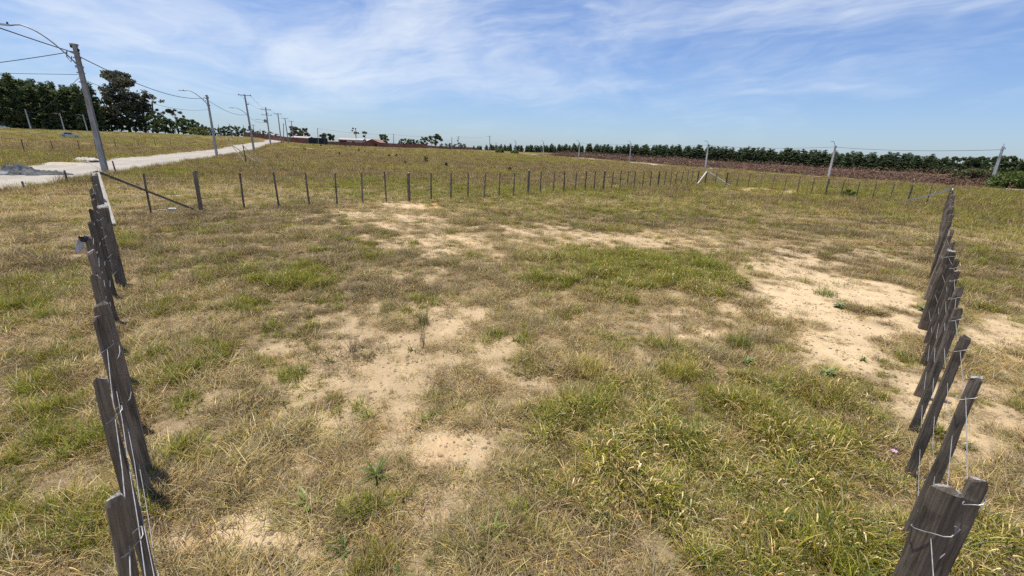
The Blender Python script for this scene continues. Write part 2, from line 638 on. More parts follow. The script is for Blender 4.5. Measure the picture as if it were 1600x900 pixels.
def blade_fn(var, transl=.35, hue=.03):
    def fn(k, out):
        a = k.n('ShaderNodeAttribute', attribute_name='tint').outputs['Color']
        oi = k.n('ShaderNodeObjectInfo').outputs['Random']
        g = k.n('ShaderNodeHueSaturation', ins={'Hue': k.rng(oi, 0, 1, .5 - hue, .5 + hue, False), 'Saturation': 1.0,
                                                'Value': k.rng(k.math('FRACT', k.math('MULTIPLY', oi, 7.31)), 0, 1, 1 - var, 1 + var, False), 'Color': a})
        c = g.outputs[0]
        d = k.n('ShaderNodeBsdfDiffuse', ins={0: c})
        t = k.n('ShaderNodeBsdfTranslucent', ins={0: c})
        mx = k.n('ShaderNodeMixShader', ins={0: transl, 1: d.outputs[0], 2: t.outputs[0]})
        gl = k.n('ShaderNodeBsdfGlossy', ins={0: (1, 1, 1, 1), 'Roughness': .5})
        m2 = k.n('ShaderNodeMixShader', ins={0: .025, 1: mx.outputs[0], 2: gl.outputs[0]})
        k.t.links.new(m2.outputs[0], out.inputs[0])
    return fn


def soil_fn(k, out):
    geo = k.n('ShaderNodeNewGeometry').outputs['Position']
    a = k.n('ShaderNodeAttribute', attribute_name='tint').outputs['Color']
    n1 = k.noise(geo, 3.0, 5, .6)
    n2 = k.noise(geo, 28.0, 5, .7)
    n3 = k.noise(geo, 120.0, 3, .6)
    v = k.math('ADD', k.math('MULTIPLY', n1, .5), k.math('ADD', k.math('MULTIPLY', n2, .7), k.math('MULTIPLY', n3, .5)))
    s = k.rng(v, .55, 1.15, .58, 1.34, False)
    c = k.vmath('MULTIPLY', a, k.n('ShaderNodeCombineXYZ', ins={0: s, 1: s, 2: s}).outputs[0])
    # crumbs of dead stem and leaf pressed into the sand
    vo = k.n('ShaderNodeTexVoronoi', ins={'Vector': k.vmath('ADD', geo, k.vmath('MULTIPLY', k.n('ShaderNodeTexNoise', ins={'Vector': geo, 'Scale': 14.0}).outputs['Color'], (.12, .12, .12))), 'Scale': 34.0}).outputs['Distance']
    sp = k.math('MULTIPLY', k.rng(vo, .10, .24, 1.0, 0.0), k.rng(k.noise(geo, 5.0, 4, .6), .42, .62))
    c = k.mix(k.math('MULTIPLY', sp, .75), c, (.13, .09, .05, 1))
    c = k.mix(k.math('MULTIPLY', k.rng(n2, .56, .70), .35), c, (.20, .15, .085, 1))
    b = k.n('ShaderNodeBsdfPrincipled', ins={'Base Color': c, 'Roughness': .95, 'Specular IOR Level': .1})
    n4 = k.noise(geo, 9.0, 3, .55)
    hh = k.math('ADD', k.math('ADD', n2, k.math('MULTIPLY', n3, .35)), k.math('MULTIPLY', n4, 1.4))
    bp = k.n('ShaderNodeBump', ins={'Strength': .8, 'Distance': .02, 'Height': hh})
    k.t.links.new(bp.outputs[0], b.inputs['Normal'])
    k.t.links.new(b.outputs[0], out.inputs[0])


def wood_fn(dark, light, top):
    def fn(k, out):
        tc = k.n('ShaderNodeTexCoord').outputs['Object']
        oi = k.n('ShaderNodeObjectInfo')
        v = k.vmath('ADD', k.vmath('MULTIPLY', tc, (1, 1, .05)), k.vmath('MULTIPLY', oi.outputs['Location'], (3.1, 2.3, 0)))
        g = k.noise(v, 90.0, 5, .65, .4)
        v2 = k.vmath('ADD', tc, k.vmath('MULTIPLY', oi.outputs['Location'], (3.1, 2.3, 0)))
        b2 = k.noise(v2, 4.0, 4, .6)
        f = k.rng(k.math('ADD', k.math('MULTIPLY', g, .6), k.math('MULTIPLY', b2, .4)), .36, .64)
        c = k.mix(f, dark + (1,), light + (1,))
        vv = k.rng(oi.outputs['Random'], 0, 1, .65, 1.3, False)
        c = k.vmath('MULTIPLY', c, k.n('ShaderNodeCombineXYZ', ins={0: vv, 1: vv, 2: vv}).outputs[0])
        # weathered end grain on the sawn top
        nz = k.n('ShaderNodeSeparateXYZ', ins={0: k.n('ShaderNodeTexCoord').outputs['Normal']}).outputs['Z']
        eg = k.noise(tc, 70.0, 3, .6)
        c = k.mix(k.rng(nz, .55, .9), c, k.mix(k.rng(eg, .4, .62), tuple(.38 * q for q in top) + (1,), top + (1,)))
        cr = k.rng(g, .30, .38, .35, 1.0)
        c = k.vmath('MULTIPLY', c, k.n('ShaderNodeCombineXYZ', ins={0: cr, 1: cr, 2: cr}).outputs[0])
        b = k.n('ShaderNodeBsdfPrincipled', ins={'Base Color': c, 'Roughness': .85, 'Specular IOR Level': .25})
        bp = k.n('ShaderNodeBump', ins={'Strength': .55, 'Distance': .006, 'Height': g})
        k.t.links.new(bp.outputs[0], b.inputs['Normal'])
        k.t.links.new(b.outputs[0], out.inputs[0])
    return fn


M_soil = mat('soil', soil_fn)
M_blade = mat('grass_blade', blade_fn(.32, .38, .025))
M_leaf = mat('tree_foliage', blade_fn(.16, .38, .015))
M_weed = mat('weed_leaf', blade_fn(.1, .3, .01))
M_brush = mat('dead_brush', blade_fn(.1, 0.0, .01))
M_wood = mat('weathered_wood', wood_fn((.100, .080, .058), (.275, .222, .165), (.37, .35, .315)))
M_pale = mat('pale_sawn_wood', wood_fn((.30, .27, .23), (.52, .49, .44), (.6, .57, .52)))
M_bark = simple('bark', (.10, .075, .055), (.20, .16, .125), 3.0, .95)
M_palebark = simple('pale_bark', (.22, .19, .155), (.38, .34, .29), 2.0, .9)
M_conc = simple('concrete', (.26, .245, .22), (.44, .42, .385), 5.0, .9, .3, (1, 1, .25))
M_conc2 = simple('pale_concrete', (.48, .47, .44), (.66, .65, .62), 3.0, .9, 0, (1, 1, .25))
M_wire = simple('galvanised_wire', (.30, .29, .28), (.55, .54, .53), 30, .5, 0, metallic=.6)
M_steel = simple('galvanised_steel', (.22, .23, .24), (.34, .35, .36), 5, .5, 0, metallic=.4)
M_dark = simple('dark_fitting', (.025, .025, .028), (.06, .06, .065), 8, .6)
M_cable = simple('black_cable', (.02, .02, .022), (.04, .04, .045), 8, .6)
M_porc = simple('porcelain', (.10, .075, .065), (.16, .12, .10), 8, .35)
M_brick = simple('red_precast_wall', (.20, .085, .060), (.30, .14, .10), 1.2, .9)
M_render = simple('pale_render', (.45, .42, .38), (.58, .55, .50), .8, .9)
M_roofp = simple('pale_roof', (.34, .29, .27), (.48, .42, .39), .9, .8)
M_rooft = simple('clay_roof', (.22, .11, .075), (.33, .17, .12), 1.5, .85)
M_void = simple('dark_opening', (.012, .012, .014), (.03, .03, .03), 3, .5)
M_net = simple('black_sheeting', (.012, .014, .018), (.030, .038, .050), 1.4, .7)
M_tarp = simple('grey_tarpaulin', (.018, .022, .026), (.065, .075, .082), 1.6, .6, .25, spec=.25)
M_tarp2 = simple('silver_tarpaulin', (.04, .046, .05), (.26, .28, .29), 2.2, .55, .25, spec=.3)
M_sand = simple('heaped_sand', (.36, .31, .24), (.48, .42, .33), 5, .95, .4)
M_carw = simple('white_car_paint', (.68, .68, .68), (.74, .74, .74), 2, .25, spec=.5)
M_cars = simple('silver_car_paint', (.42, .43, .45), (.5, .51, .53), 2, .3, metallic=.4, spec=.5)
M_glass = simple('car_glass', (.015, .02, .025), (.03, .035, .04), 2, .08, spec=.6)
M_tyre = simple('tyre_rubber', (.02, .02, .02), (.035, .035, .035), 6, .9)
M_white = simple('white_block', (.55, .53, .50), (.72, .70, .66), 12, .8, .3)
M_plw = simple('white_plastic', (.62, .66, .74), (.80, .82, .86), 14, .4, .2)
M_plk = simple('black_plastic', (.012, .012, .014), (.03, .03, .03), 14, .35)
M_lilac = simple('lilac_petals', (.42, .24, .44), (.58, .38, .58), 40, .7)
M_lens = simple('lamp_glass', (.35, .36, .36), (.5, .5, .5), 9, .2)

# ------------------------------------------------------------------ ground, roads
def build_ground():
    fa = np.radians(np.linspace(-62, 62, 600))
    ba = np.radians(np.linspace(62, 298, 60))[1:-1]
    ang = np.concatenate([fa, ba])
    rad = [0.0, .25, .45, .6]
    while rad[-1] < 60: rad.append(rad[-1] * 1.016 + .004)
    while rad[-1] < 420: rad.append(rad[-1] * 1.03)
    while rad[-1] < 5500: rad.append(rad[-1] * 1.13)
    rad = np.array(rad[1:])
    rr, aa = np.meshgrid(rad, ang, indexing='ij')
    x, y = (rr * np.sin(aa)).ravel(), (rr * np.cos(aa)).ravel()
    z = terrain(x, y) - .14 * road_d(x, y)
    n, m = len(rad), len(ang)
    V = np.stack([x, y, z], 1)
    V = np.concatenate([V, [[0, 0, T(0, 0)]]])
    i, j = np.meshgrid(np.arange(n - 1), np.arange(m), indexing='ij')
    j2 = (j + 1) % m
    F = np.stack([i * m + j, i * m + j2, (i + 1) * m + j2, (i + 1) * m + j], -1).reshape(-1, 4)[:, ::-1]
    c0 = len(V) - 1
    fan = [(c0, k, (k + 1) % m, (k + 1) % m) for k in range(m)]
    F = F[F.min(1) >= 0]
    S, Tl, G, D, O, B = fields(x, y)
    r = np.hypot(x, y)
    w = lambda q: q[:, None]
    litter = np.array([.26, .19, .108]); sand = np.array([.56, .42, .25]); ochre = np.array([.56, .33, .15])
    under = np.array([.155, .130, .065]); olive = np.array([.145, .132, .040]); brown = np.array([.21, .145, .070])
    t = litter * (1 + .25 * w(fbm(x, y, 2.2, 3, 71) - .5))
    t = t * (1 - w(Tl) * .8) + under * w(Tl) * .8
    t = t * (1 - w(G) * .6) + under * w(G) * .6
    far = sst(r, 22, 48)
    fc = olive * (1 - w(B)) + brown * w(B)
    t = t * (1 - w(far)) + fc * w(far)
    t = t * (1 - w(S)) + (sand * (1 + .18 * w(fbm(x, y, .5, 3, 72) - .5))) * w(S)
    t = t * (1 - w(O) * .7) + ochre * w(O) * .7
    t = np.concatenate([t, [litter]])
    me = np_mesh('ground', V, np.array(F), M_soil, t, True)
    # close the hub with a fan of triangles
    bmv = len(me.vertices)
    o = obj('ground', me)
    tag(o, 'sandy dry grassland ground of the lot and plain', None, None, 'structure')
    hub = np_mesh('hub', V[np.r_[0:m, c0]], np.array([(m, (k + 1) % m, k) for k in range(m)]), M_soil, t[np.r_[0:m, c0]], True)
    h = obj('ground_patch', hub)
    tag(h, 'bare ground at the corner of the lot', None, None, 'structure')


def strip(name, P0, D, N, s0, s1, l0, l1, nl, ns, lift, tintf, label):
    ls = np.linspace(0, 1, nl) ** 1.6 * (l1 - l0) + l0
    ss = np.linspace(s0, s1, ns)
    L, Sg = np.meshgrid(ls, ss, indexing='ij')
    x = P0[0] + D[0] * L + N[0] * Sg; y = P0[1] + D[1] * L + N[1] * Sg
    x, y = x.ravel(), y.ravel()
    z = terrain(x, y) + lift
    i, j = np.meshgrid(np.arange(nl - 1), np.arange(ns - 1), indexing='ij')
    F = np.stack([i * ns + j, (i + 1) * ns + j, (i + 1) * ns + j + 1, i * ns + j + 1], -1).reshape(-1, 4)[:, ::-1]
    o = obj(name, np_mesh(name, np.stack([x, y, z], 1), F, M_soil, tintf(x, y), True))
    tag(o, label, None, None, 'structure')
    return o


build_ground()
RN = Vector((0.902, 0.431)); RD = Vector((-0.431, 0.902))


def road_tint(x, y):
    s = x * RN[0] + y * RN[1]
    c = np.array([.345, .312, .265]) * np.ones((len(x), 1))
    rut = np.exp(-((s + 14.3) / .5) ** 2) + np.exp(-((s + 16.9) / .5) ** 2)
    q = (fbm(x, y, .5, 4, 91) - .5)
    c = c * (1 + .12 * rut[:, None] + .35 * q[:, None])
    e = sst(fbm(x, y, .25, 3, 93), .5, .7)[:, None] * .35
    return c * (1 - e) + np.array([.42, .375, .305]) * e


strip('road', (0, 0), RD, RN, -20.3, -10.9, -60, 330, 420, 30, -.035, road_tint, 'pale sandy dirt road running past the leaning utility pole')
strip('side_road', RD2_P, RD2_D, RD2_N, -4.5, 1.0, -90, 240, 200, 9, .03,
      lambda x, y: np.array([.45, .385, .30]) * (1 + .3 * (fbm(x, y, .6, 3, 95) - .5)[:, None]), 'narrow sandy track beside the far right pole row')

# ------------------------------------------------------------------ grass
STRAW = (.50, .365, .125); GREYS = (.34, .27, .155); OLIVE = (.195, .168, .026); GRN = (.18, .21, .013)
YGRN = (.33, .305, .026); BRN = (.20, .132, .062); PALE = (.64, .52, .28); DGRN = (.085, .12, .020)


RBR = (.165, .100, .050); DOL = (.115, .098, .028)


def blades(rng, n, rad, L, a0, curl, wid, cols, segs=3, zlift=0.0, twist=.8):
    """n arching tapered blades; returns V, F(tri), tint"""
    th = rng.uniform(0, 2 * np.pi, n); rr = rad * np.sqrt(rng.uniform(0, 1, n))
    base = np.stack([rr * np.cos(th), rr * np.sin(th), rng.uniform(0, 1, n) * zlift], 1)
    az = th * .6 + rng.uniform(-2.2, 2.2, n)
    ln = rng.uniform(L[0], L[1], n)
    an = np.radians(rng.uniform(a0[0], a0[1], n))
    cu = np.radians(rng.uniform(curl[0], curl[1], n))
    w = rng.uniform(wid[0], wid[1], n)
    ci = rng.choice(len(cols), n, p=np.array([c[1] for c in cols]) / sum(c[1] for c in cols))
    C = np.array([c[0] for c in cols])[ci] * rng.uniform(.6, 1.4, (n, 1))
    ad = rng.uniform(-.5, .5, n)
    V, Ts = [], []
    p = base.copy()
    for k in range(segs + 1):
        t = k / segs
        a = an + cu * t
        tw = twist * (t - .3)
        sd = np.stack([-np.sin(az + tw * ad), np.cos(az + tw * ad), ad * .6], 1)
        ww = (w * (1 - t ** 1.6) * .5)[:, None]
        if k < segs:
            V += [p - sd * ww, p + sd * ww]; Ts += [C, C]
        else:
            V.append(p); Ts.append(C)
        st = ln / segs
        p = p + np.stack([np.sin(a) * np.cos(az), np.sin(a) * np.sin(az), np.cos(a)], 1) * st[:, None]
        p[:, 2] = np.maximum(p[:, 2], .004 + .01 * rng.uniform(0, 1, n))
    nv = len(V)
    V = np.stack(V, 1).reshape(-1, 3); Ts = np.stack(Ts, 1).reshape(-1, 3)
    F = []
    for k in range(segs - 1):
        F += [(2 * k, 2 * k + 1, 2 * k + 3), (2 * k, 2 * k + 3, 2 * k + 2)]
    F.append((2 * segs - 2, 2 * segs - 1, 2 * segs))
    F = (np.array(F)[None] + (np.arange(n) * nv)[:, None, None]).reshape(-1, 3)
    return V, F, Ts


def join(parts):
    V, F, Tt, b = [], [], [], 0
    for v, f, t in parts:
        V.append(v); F.append(f + b); Tt.append(t); b += len(v)
    return np.concatenate(V), np.concatenate(F), np.concatenate(Tt)


def sources(name, makers):
    c = bpy.data.collections.new(name + '_sources')
    for i, fn in enumerate(makers):
        v, f, t = fn(np.random.default_rng(100 + i * 7 + len(name)))
        o = bpy.data.objects.new('%s_clump_%02d' % (name, i), np_mesh('%s_clump_%02d' % (name, i), v, f, M_blade, t))
        c.objects.link(o)
    return c


def scatter_tree(collection):
    g = bpy.data.node_groups.new('scatter_' + collection.name, 'GeometryNodeTree')
    g.interface.new_socket('Geometry', in_out='INPUT', socket_type='NodeSocketGeometry')
    g.interface.new_socket('Geometry', in_out='OUTPUT', socket_type='NodeSocketGeometry')
    N = g.nodes; Lk = g.links.new
    gi = N.new('NodeGroupInput'); go = N.new('NodeGroupOutput')
    ci = N.new('GeometryNodeCollectionInfo')
    ci.inputs['Collection'].default_value = collection
    ci.inputs['Separate Children'].default_value = True
    ci.inputs['Reset Children'].default_value = True
    ip = N.new('GeometryNodeInstanceOnPoints')
    ip.inputs['Pick Instance'].default_value = True

    def attr(nm, ty):
        a = N.new('GeometryNodeInputNamedAttribute'); a.data_type = ty; a.inputs['Name'].default_value = nm
        return a.outputs['Attribute']
    Lk(gi.outputs[0], ip.inputs['Points'])
    Lk(ci.outputs[0], ip.inputs['Instance'])
    Lk(attr('pick', 'INT'), ip.inputs['Instance Index'])
    e = N.new('FunctionNodeEulerToRotation')
    Lk(attr('rot', 'FLOAT_VECTOR'), e.inputs[0])
    Lk(e.outputs[0], ip.inputs['Rotation'])
    Lk(attr('siz', 'FLOAT_VECTOR'), ip.inputs['Scale'])
    Lk(ip.outputs[0], go.inputs[0])
    return g


def scatter(name, label, x, y, pick, size, srcs, rng, hsc=None, sink=.006):
    n = len(x)
    me = bpy.data.meshes.new(name)
    me.vertices.add(n)
    z = terrain(x, y) - sink - .14 * road_d(x, y) * 0
    me.vertices.foreach_set('co', np.stack([x, y, z], 1).astype(np.float32).ravel())
    a = me.attributes.new('pick', 'INT', 'POINT'); a.data.foreach_set('value', pick.astype(np.int32))
    rot = np.stack([rng.normal(0, .10, n), rng.normal(0, .10, n), rng.uniform(0, 6.283, n)], 1)
    a = me.attributes.new('rot', 'FLOAT_VECTOR', 'POINT'); a.data.foreach_set('vector', rot.astype(np.float32).ravel())
    hs = size if hsc is None else size * hsc
    a = me.attributes.new('siz', 'FLOAT_VECTOR', 'POINT')
    a.data.foreach_set('vector', np.stack([size, size, hs], 1).astype(np.float32).ravel())
    o = obj(name, me)
    md = o.modifiers.new('scatter', 'NODES')
    md.node_group = scatter_tree(srcs)
    tag(o, label, 'grass', None, 'stuff')
    return o


def grow():
    rng = np.random.default_rng(11)
    src_litter = sources('litter', [lambda r: blades(r, 66, .17, (.05, .19), (42, 88), (-5, 60), (.0032, .0062), [(STRAW, 5), (GREYS, 4), (BRN, 3), (PALE, 2.8), (OLIVE, 1.8)]) for _ in range(4)] + [lambda r: blades(r, 66, .17, (.05, .17), (42, 88), (-5, 60), (.0032, .0062), [(STRAW, 2), (GREYS, 3.5), (BRN, 4), (RBR, 4), (DOL, 4)]) for _ in range(2)])
    src_short = sources('short', [lambda r: join([
        blades(r, 40, .10, (.04, .11), (25, 75), (10, 60), (.0035, .007), [(OLIVE, 5), (STRAW, 3.4), (YGRN, 1.2), (GRN, 1.0), (GREYS, 2.6), (BRN, 2)]),
        blades(r, 26, .12, (.05, .12), (60, 88), (0, 25), (.003, .005), [(STRAW, 3), (GREYS, 4), (BRN, 2)])]) for _ in range(4)] + [lambda r: blades(r, 60, .11, (.05, .14), (15, 75), (10, 60), (.0035, .0065), [(DOL, 5), (STRAW, 1.5), (RBR, 3), (BRN, 3), (OLIVE, 2)]) for _ in range(2)])
    src_green = sources('green', [lambda r: join([
        blades(r, 56, .08, (.07, .17), (6, 52), (10, 60), (.003, .0065), [(GRN, 4), (YGRN, 4), (DGRN, 1), (STRAW, 1.2)]),
        blades(r, 18, .09, (.05, .12), (55, 85), (0, 30), (.003, .005), [(STRAW, 3), (GREYS, 2)])]) for _ in range(4)] + [lambda r: join([
        blades(r, 14, .03, (.05, .12), (30, 78), (5, 50), (.010, .020), [(GRN, 3), (YGRN, 2), (DGRN, 2)], 3),
        blades(r, 14, .09, (.05, .12), (55, 85), (0, 30), (.003, .005), [(STRAW, 3), (GREYS, 2)])]) for _ in range(2)])
    src_tall = sources('tall', [lambda r: join([
        blades(r, 34, .12, (.10, .24), (5, 55), (30, 130), (.005, .009), [(YGRN, 3.8), (GRN, 3.2), (OLIVE, 3), (DGRN, .9), (STRAW, 2)], 4),
        blades(r, 56, .15, (.09, .22), (15, 80), (60, 240), (.0045, .0085), [(STRAW, 4), (PALE, 3), (GREYS, 2.4), (BRN, 2), (RBR, 1.4)], 4),
        blades(r, 6, .14, (.05, .11), (10, 100), (70, 240), (.005, .008), [(PALE, 3), (STRAW, 4)], 4, .14)]) for _ in range(5)])
    src_dead = sources('dead', [lambda r: join([
        blades(r, 75, .15, (.08, .22), (20, 75), (10, 90), (.002, .0042), [(GREYS, 6), (BRN, 1.6), (OLIVE, 1.8), (STRAW, 2)], 3)]) for _ in range(3)])

    def stalk(r):
        a = blades(r, 7, .05, (.25, .55), (2, 18), (5, 30), (.003, .0045), [(BRN, 2), (GREYS, 2), (OLIVE, 2)], 4)
        b = blades(r, 26, .06, (.10, .22), (10, 50), (10, 60), (.003, .005), [(OLIVE, 2), (GREYS, 2), (STRAW, 2)], 3)
        tips = a[0].reshape(7, 9, 3)[:, 8]
        hs = []
        for t in tips:
            h = blades(r, 5, .004, (.03, .06), (0, 30), (0, 40), (.003, .005), [(BRN, 2), (GREYS, 2), (STRAW, 1)], 2)
            hs.append((h[0] + t - np.array([0, 0, .05]), h[1], h[2]))
        return join([a, b] + hs)
    src_stalk = sources('stalk', [stalk] * 3)

    def field(cols, n=130, Lr=(.10, .30)):
        return lambda r: join([blades(r, n, .55, Lr, (5, 60), (10, 80), (.010, .020), cols, 2)])
    src_field = sources('field', [
        field([(OLIVE, 4.5), (YGRN, 2.8), (STRAW, 2), (BRN, 1)]), field([(OLIVE, 3), (GRN, 3), (YGRN, 3.4), (STRAW, 1.2)]),
        field([(STRAW, 4), (GREYS, 3), (BRN, 2.5), (OLIVE, 1.5)]), field([(BRN, 4), (RBR, 4), (STRAW, 1.6), (GREYS, 2), (DOL, 2)]),
        field([(YGRN, 4), (GRN, 3), (OLIVE, 2)]), field([(OLIVE, 4), (BRN, 2), (GREYS, 2), (STRAW, 1)], 110, (.2, .55))])

    # ---- candidate points: dense at the camera, thinning with distance
    def cand(N, r0, r1, e=.3, half=58):
        u = rng.uniform(0, 1, N)
        r = (r0 ** e + u * (r1 ** e - r0 ** e)) ** (1 / e)
        a = np.radians(rng.uniform(-half, half, N))
        return r * np.sin(a), r * np.cos(a), r

    def keep(mask, *arr):
        return [q[mask] for q in arr]

    # near cover, to 34 m
    x, y, r = cand(200000, 1.0, 40.0)
    fo = road_d(x, y)
    S, Tl, G, D, O, B = fields(x, y)
    cap = np.clip((r / 9.0) ** 1.25, 0, 1)
    tus = .5 * fbm(x, y, 4.2, 3, 99) + .5 * fbm(x, y, 1.9, 3, 98)
    cap = cap * (.52 + .56 * sst(tus, .40, .58))
    ok = (fo < .05) & (rng.uniform(0, 1, len(x)) < cap) & (rng.uniform(0, 1, len(x)) > .78 * S + .16 * sst(S, .7, .95)) & (rng.uniform(0, 1, len(x)) > sst(r, 28, 40))
    ok &= ~((r < 6) & (S > .45) & (rng.uniform(0, 1, len(x)) < .6))
    x, y, r, S, Tl, G, D, tus = keep(ok, x, y, r, S, Tl, G, D, tus)
    D = np.maximum(D, .7 * sst(fbm(x, y, 1.6, 3, 123), .55, .68) * Tl * (1 - .7 * G))
    w_l = 1.0 * (1 - .65 * Tl) * (1 - .75 * G)
    w_s = .72 * (1 - .55 * Tl) * (1 - .3 * S) * (1 - .6 * G)
    w_g = (.030 + 1.9 * G) * (1 - .6 * S)
    w_t = 1.7 * Tl * (1 - .6 * D) * (1 - .55 * G)
    w_d = (.02 + .38 * D) * (1 - .4 * S) + .22 * S
    w_k = .010 * (1 - S * .5)
    W = np.stack([w_l, w_s, w_g, w_t, w_d, w_k], 1)
    W /= W.sum(1, keepdims=True)
    c = (rng.uniform(0, 1, len(x))[:, None] > np.cumsum(W, 1)).sum(1).clip(0, 5)
    grow_s = np.clip((r / 9) ** .35, .9, 1.6) * (.66 + .60 * sst(tus, .42, .62))
    names = [('dry_grass_litter', 'flattened straw and dead grass litter over the sand', src_litter, 4),
             ('short_grass', 'short olive and straw coloured grass across the lot', src_short, 4),
             ('green_grass', 'fresh fine green grass patches', src_green, 6),
             ('tall_grass', 'tall arching yellow green grass with curled dry leaves', src_tall, 5),
             ('dead_grass', 'thin grey dead grass in matted patches', src_dead, 3),
             ('seed_stalk_grass', 'brown seed stalks standing above the grass', src_stalk, 3)]
    Bn = np.clip(patch(BROWN, x, y, (fbm(x, y, 1.1, 4, 141) - .5) * 2) + .6 * sst(fbm(x, y, .35, 4, 142), .50, .68), 0, .9)
    for k, (nm, lb, sc, nv) in enumerate(names):
        q = c == k
        n = int(q.sum())
        s = grow_s[q] * rng.uniform(.7, 1.3, n)
        thin = 1 - .62 * S[q] * (rng.uniform(0, 1, n) < (.60 if k in (2, 4) else .90)) - .25 * (rng.uniform(0, 1, n) < .4)
        if k == 2: s = s * (1 + .5 * Tl[q])
        if k == 3:
            s = s * (.52 + .60 * Tl[q])
        pk = rng.integers(0, nv, n)
        if k < 2: pk = np.where(rng.uniform(0, 1, n) < Bn[q], 4 + rng.integers(0, 2, n), pk)
        scatter(nm, lb, x[q], y[q], pk, s * np.clip(thin, .22, 1), sc, rng)
    # crumbs of soil on the bare sand
    def crumb(r):
        th = np.linspace(0, 2 * np.pi, 7)[:-1]
        V = [(0, 0, .9)] + [(math.cos(t) * r.uniform(.7, 1.2), math.sin(t) * r.uniform(.7, 1.2), r.uniform(.2, .6)) for t in th] + [(math.cos(t) * 1.1, math.sin(t) * 1.1, -.4) for t in th]
        F = [(0, 1 + k, 1 + (k + 1) % 6) for k in range(6)]
        for k in range(6):
            a, b_ = 1 + k, 1 + (k + 1) % 6
            F += [(a, a + 6, b_ + 6), (a, b_ + 6, b_)]
        return np.array(V) * .012, np.array(F), np.tile(np.array([.42, .31, .185]) * r.uniform(.6, 1.1), (13, 1))
    src_crumb = sources('crumb', [crumb] * 4)
    cx, cy, cr = cand(60000, 1.2, 22.0)
    cS = fields(cx, cy)[0]
    okc = (rng.uniform(0, 1, len(cx)) < cS * .5) & (rng.uniform(0, 1, len(cx)) < np.clip(cr / 7, 0, 1))
    cx, cy, cr = keep(okc, cx, cy, cr)
    so = scatter('soil_crumbs', 'small crumbs and clods of dry soil on the bare sand', cx, cy, rng.integers(0, 4, len(cx)), rng.uniform(.3, 1.0, len(cx)) ** 2 * 1.5 + .3, src_crumb, rng, None, .002)
    so['category'] = 'soil'
    # plain beyond, to 380 m
    x, y, r = cand(62000, 26.0, 390.0, .25, 57)
    fo = road_d(x, y)
    S, Tl, G, D, O, B = fields(x, y)
    s2 = (x - RD2_P[0]) * RD2_N[0] + (y - RD2_P[1]) * RD2_N[1]
    ok = (fo < .04) & (rng.uniform(0, 1, len(x)) > .8 * S) & (rng.uniform(0, 1, len(x)) < sst(r, 24, 38)) & ((s2 < -3.6) | ((s2 > .6) & (s2 < 5)) | (y > 330))
    x, y, r, S, G, B = keep(ok, x, y, r, S, G, B)
    n = len(x)
    q = rng.uniform(0, 1, n)
    wob = fbm(x, y, .12, 3, 77)
    pick = np.where(q < .5 * B, 3, np.where(q < B * .92, 2, np.where(wob > .55, 1, 0)))
    pick = np.where(rng.uniform(0, 1, n) < G, 4, pick)
    pick = np.where(rng.uniform(0, 1, n) < .12, 5, pick)
    edge = np.abs(x * RN[0] + y * RN[1] + 11.2) < .8
    pick = np.where(edge & (rng.uniform(0, 1, n) < .3), 5, pick)
    size = np.clip((r / 45) ** .45, .65, 2.0) * rng.uniform(.7, 1.3, n)
    scatter('field_grass', 'rough olive and brown grass of the plain beyond the fence', x, y, pick, size, src_field, rng, np.clip(1.15 - r / 500, .55, 1))


grow()

# ------------------------------------------------------------------ fences
def post_mesh(name, w, d, h, seed, mat_, wear=.004, rough_top=False):
    rng = random.Random(seed)
    ch = min(w, d) * .18
    x, y = w / 2, d / 2
    prof = [(x - ch, -y), (x, -y + ch), (x, y - ch), (x - ch, y), (-x + ch, y), (-x, y - ch), (-x, -y + ch), (-x + ch, -y)]
    zs = [-.25, 0] + [h * q for q in (.12, .24, .36, .48, .6, .72, .84, .93)] + [h - .014, h]
    bx, by = rng.uniform(-.010, .010), rng.uniform(-.010, .010)
    b2x, b2y = rng.uniform(-.004, .004), rng.uniform(-.004, .004)
    tx, ty, tw = rng.uniform(-.3, .3), rng.uniform(-.3, .3), rng.uniform(-.25, .25)
    off = [rng.uniform(-.10, .10) * min(w, d) for _ in range(8)]
    vs, fs = [], []
    for i, z in enumerate(zs):
        t = max(z, 0) / h
        sc = (1 - .08 * t - (.14 if i == len(zs) - 1 else 0)) * rng.uniform(.955, 1.045)
        ox, oy = bx * math.sin(t * 3.1) + b2x * math.sin(t * 7), by * math.sin(t * 3.1) + b2y * math.sin(t * 6)
        ca_, sa_ = math.cos(tw * t), math.sin(tw * t)
        for k_, (px0, py0) in enumerate(prof):
            q_ = 1 + off[k_] / min(w, d) * math.sin(t * 5 + k_)
            px, py = (px0 * ca_ - py0 * sa_) * q_, (px0 * sa_ + py0 * ca_) * q_
            dz = rng.uniform(-.010, .006) + px * tx + py * ty if i >= len(zs) - 2 else 0
            vs.append((px * sc + ox + rng.uniform(-wear, wear), py * sc + oy + rng.uniform(-wear, wear), z + dz))
    n = 8
    for i in range(len(zs) - 1):
        for k in range(n):
            fs.append((i * n + k, i * n + (k + 1) % n, (i + 1) * n + (k + 1) % n, (i + 1) * n + k))
    b = (len(zs) - 1) * n
    fs.append(tuple(b + k for k in range(n)))
    return MB().add(vs, fs).mesh(name, mat_)


STAKES = [post_mesh('stake_mesh', .054, .064, 1.0, 3 + i, M_wood, .003) for i in range(7)]
POSTS = [post_mesh('post_mesh', .112, .108, 1.0, 30 + i, M_wood, .005, True) for i in range(5)]
STRANDS = (1.20, .92, .61, .31)


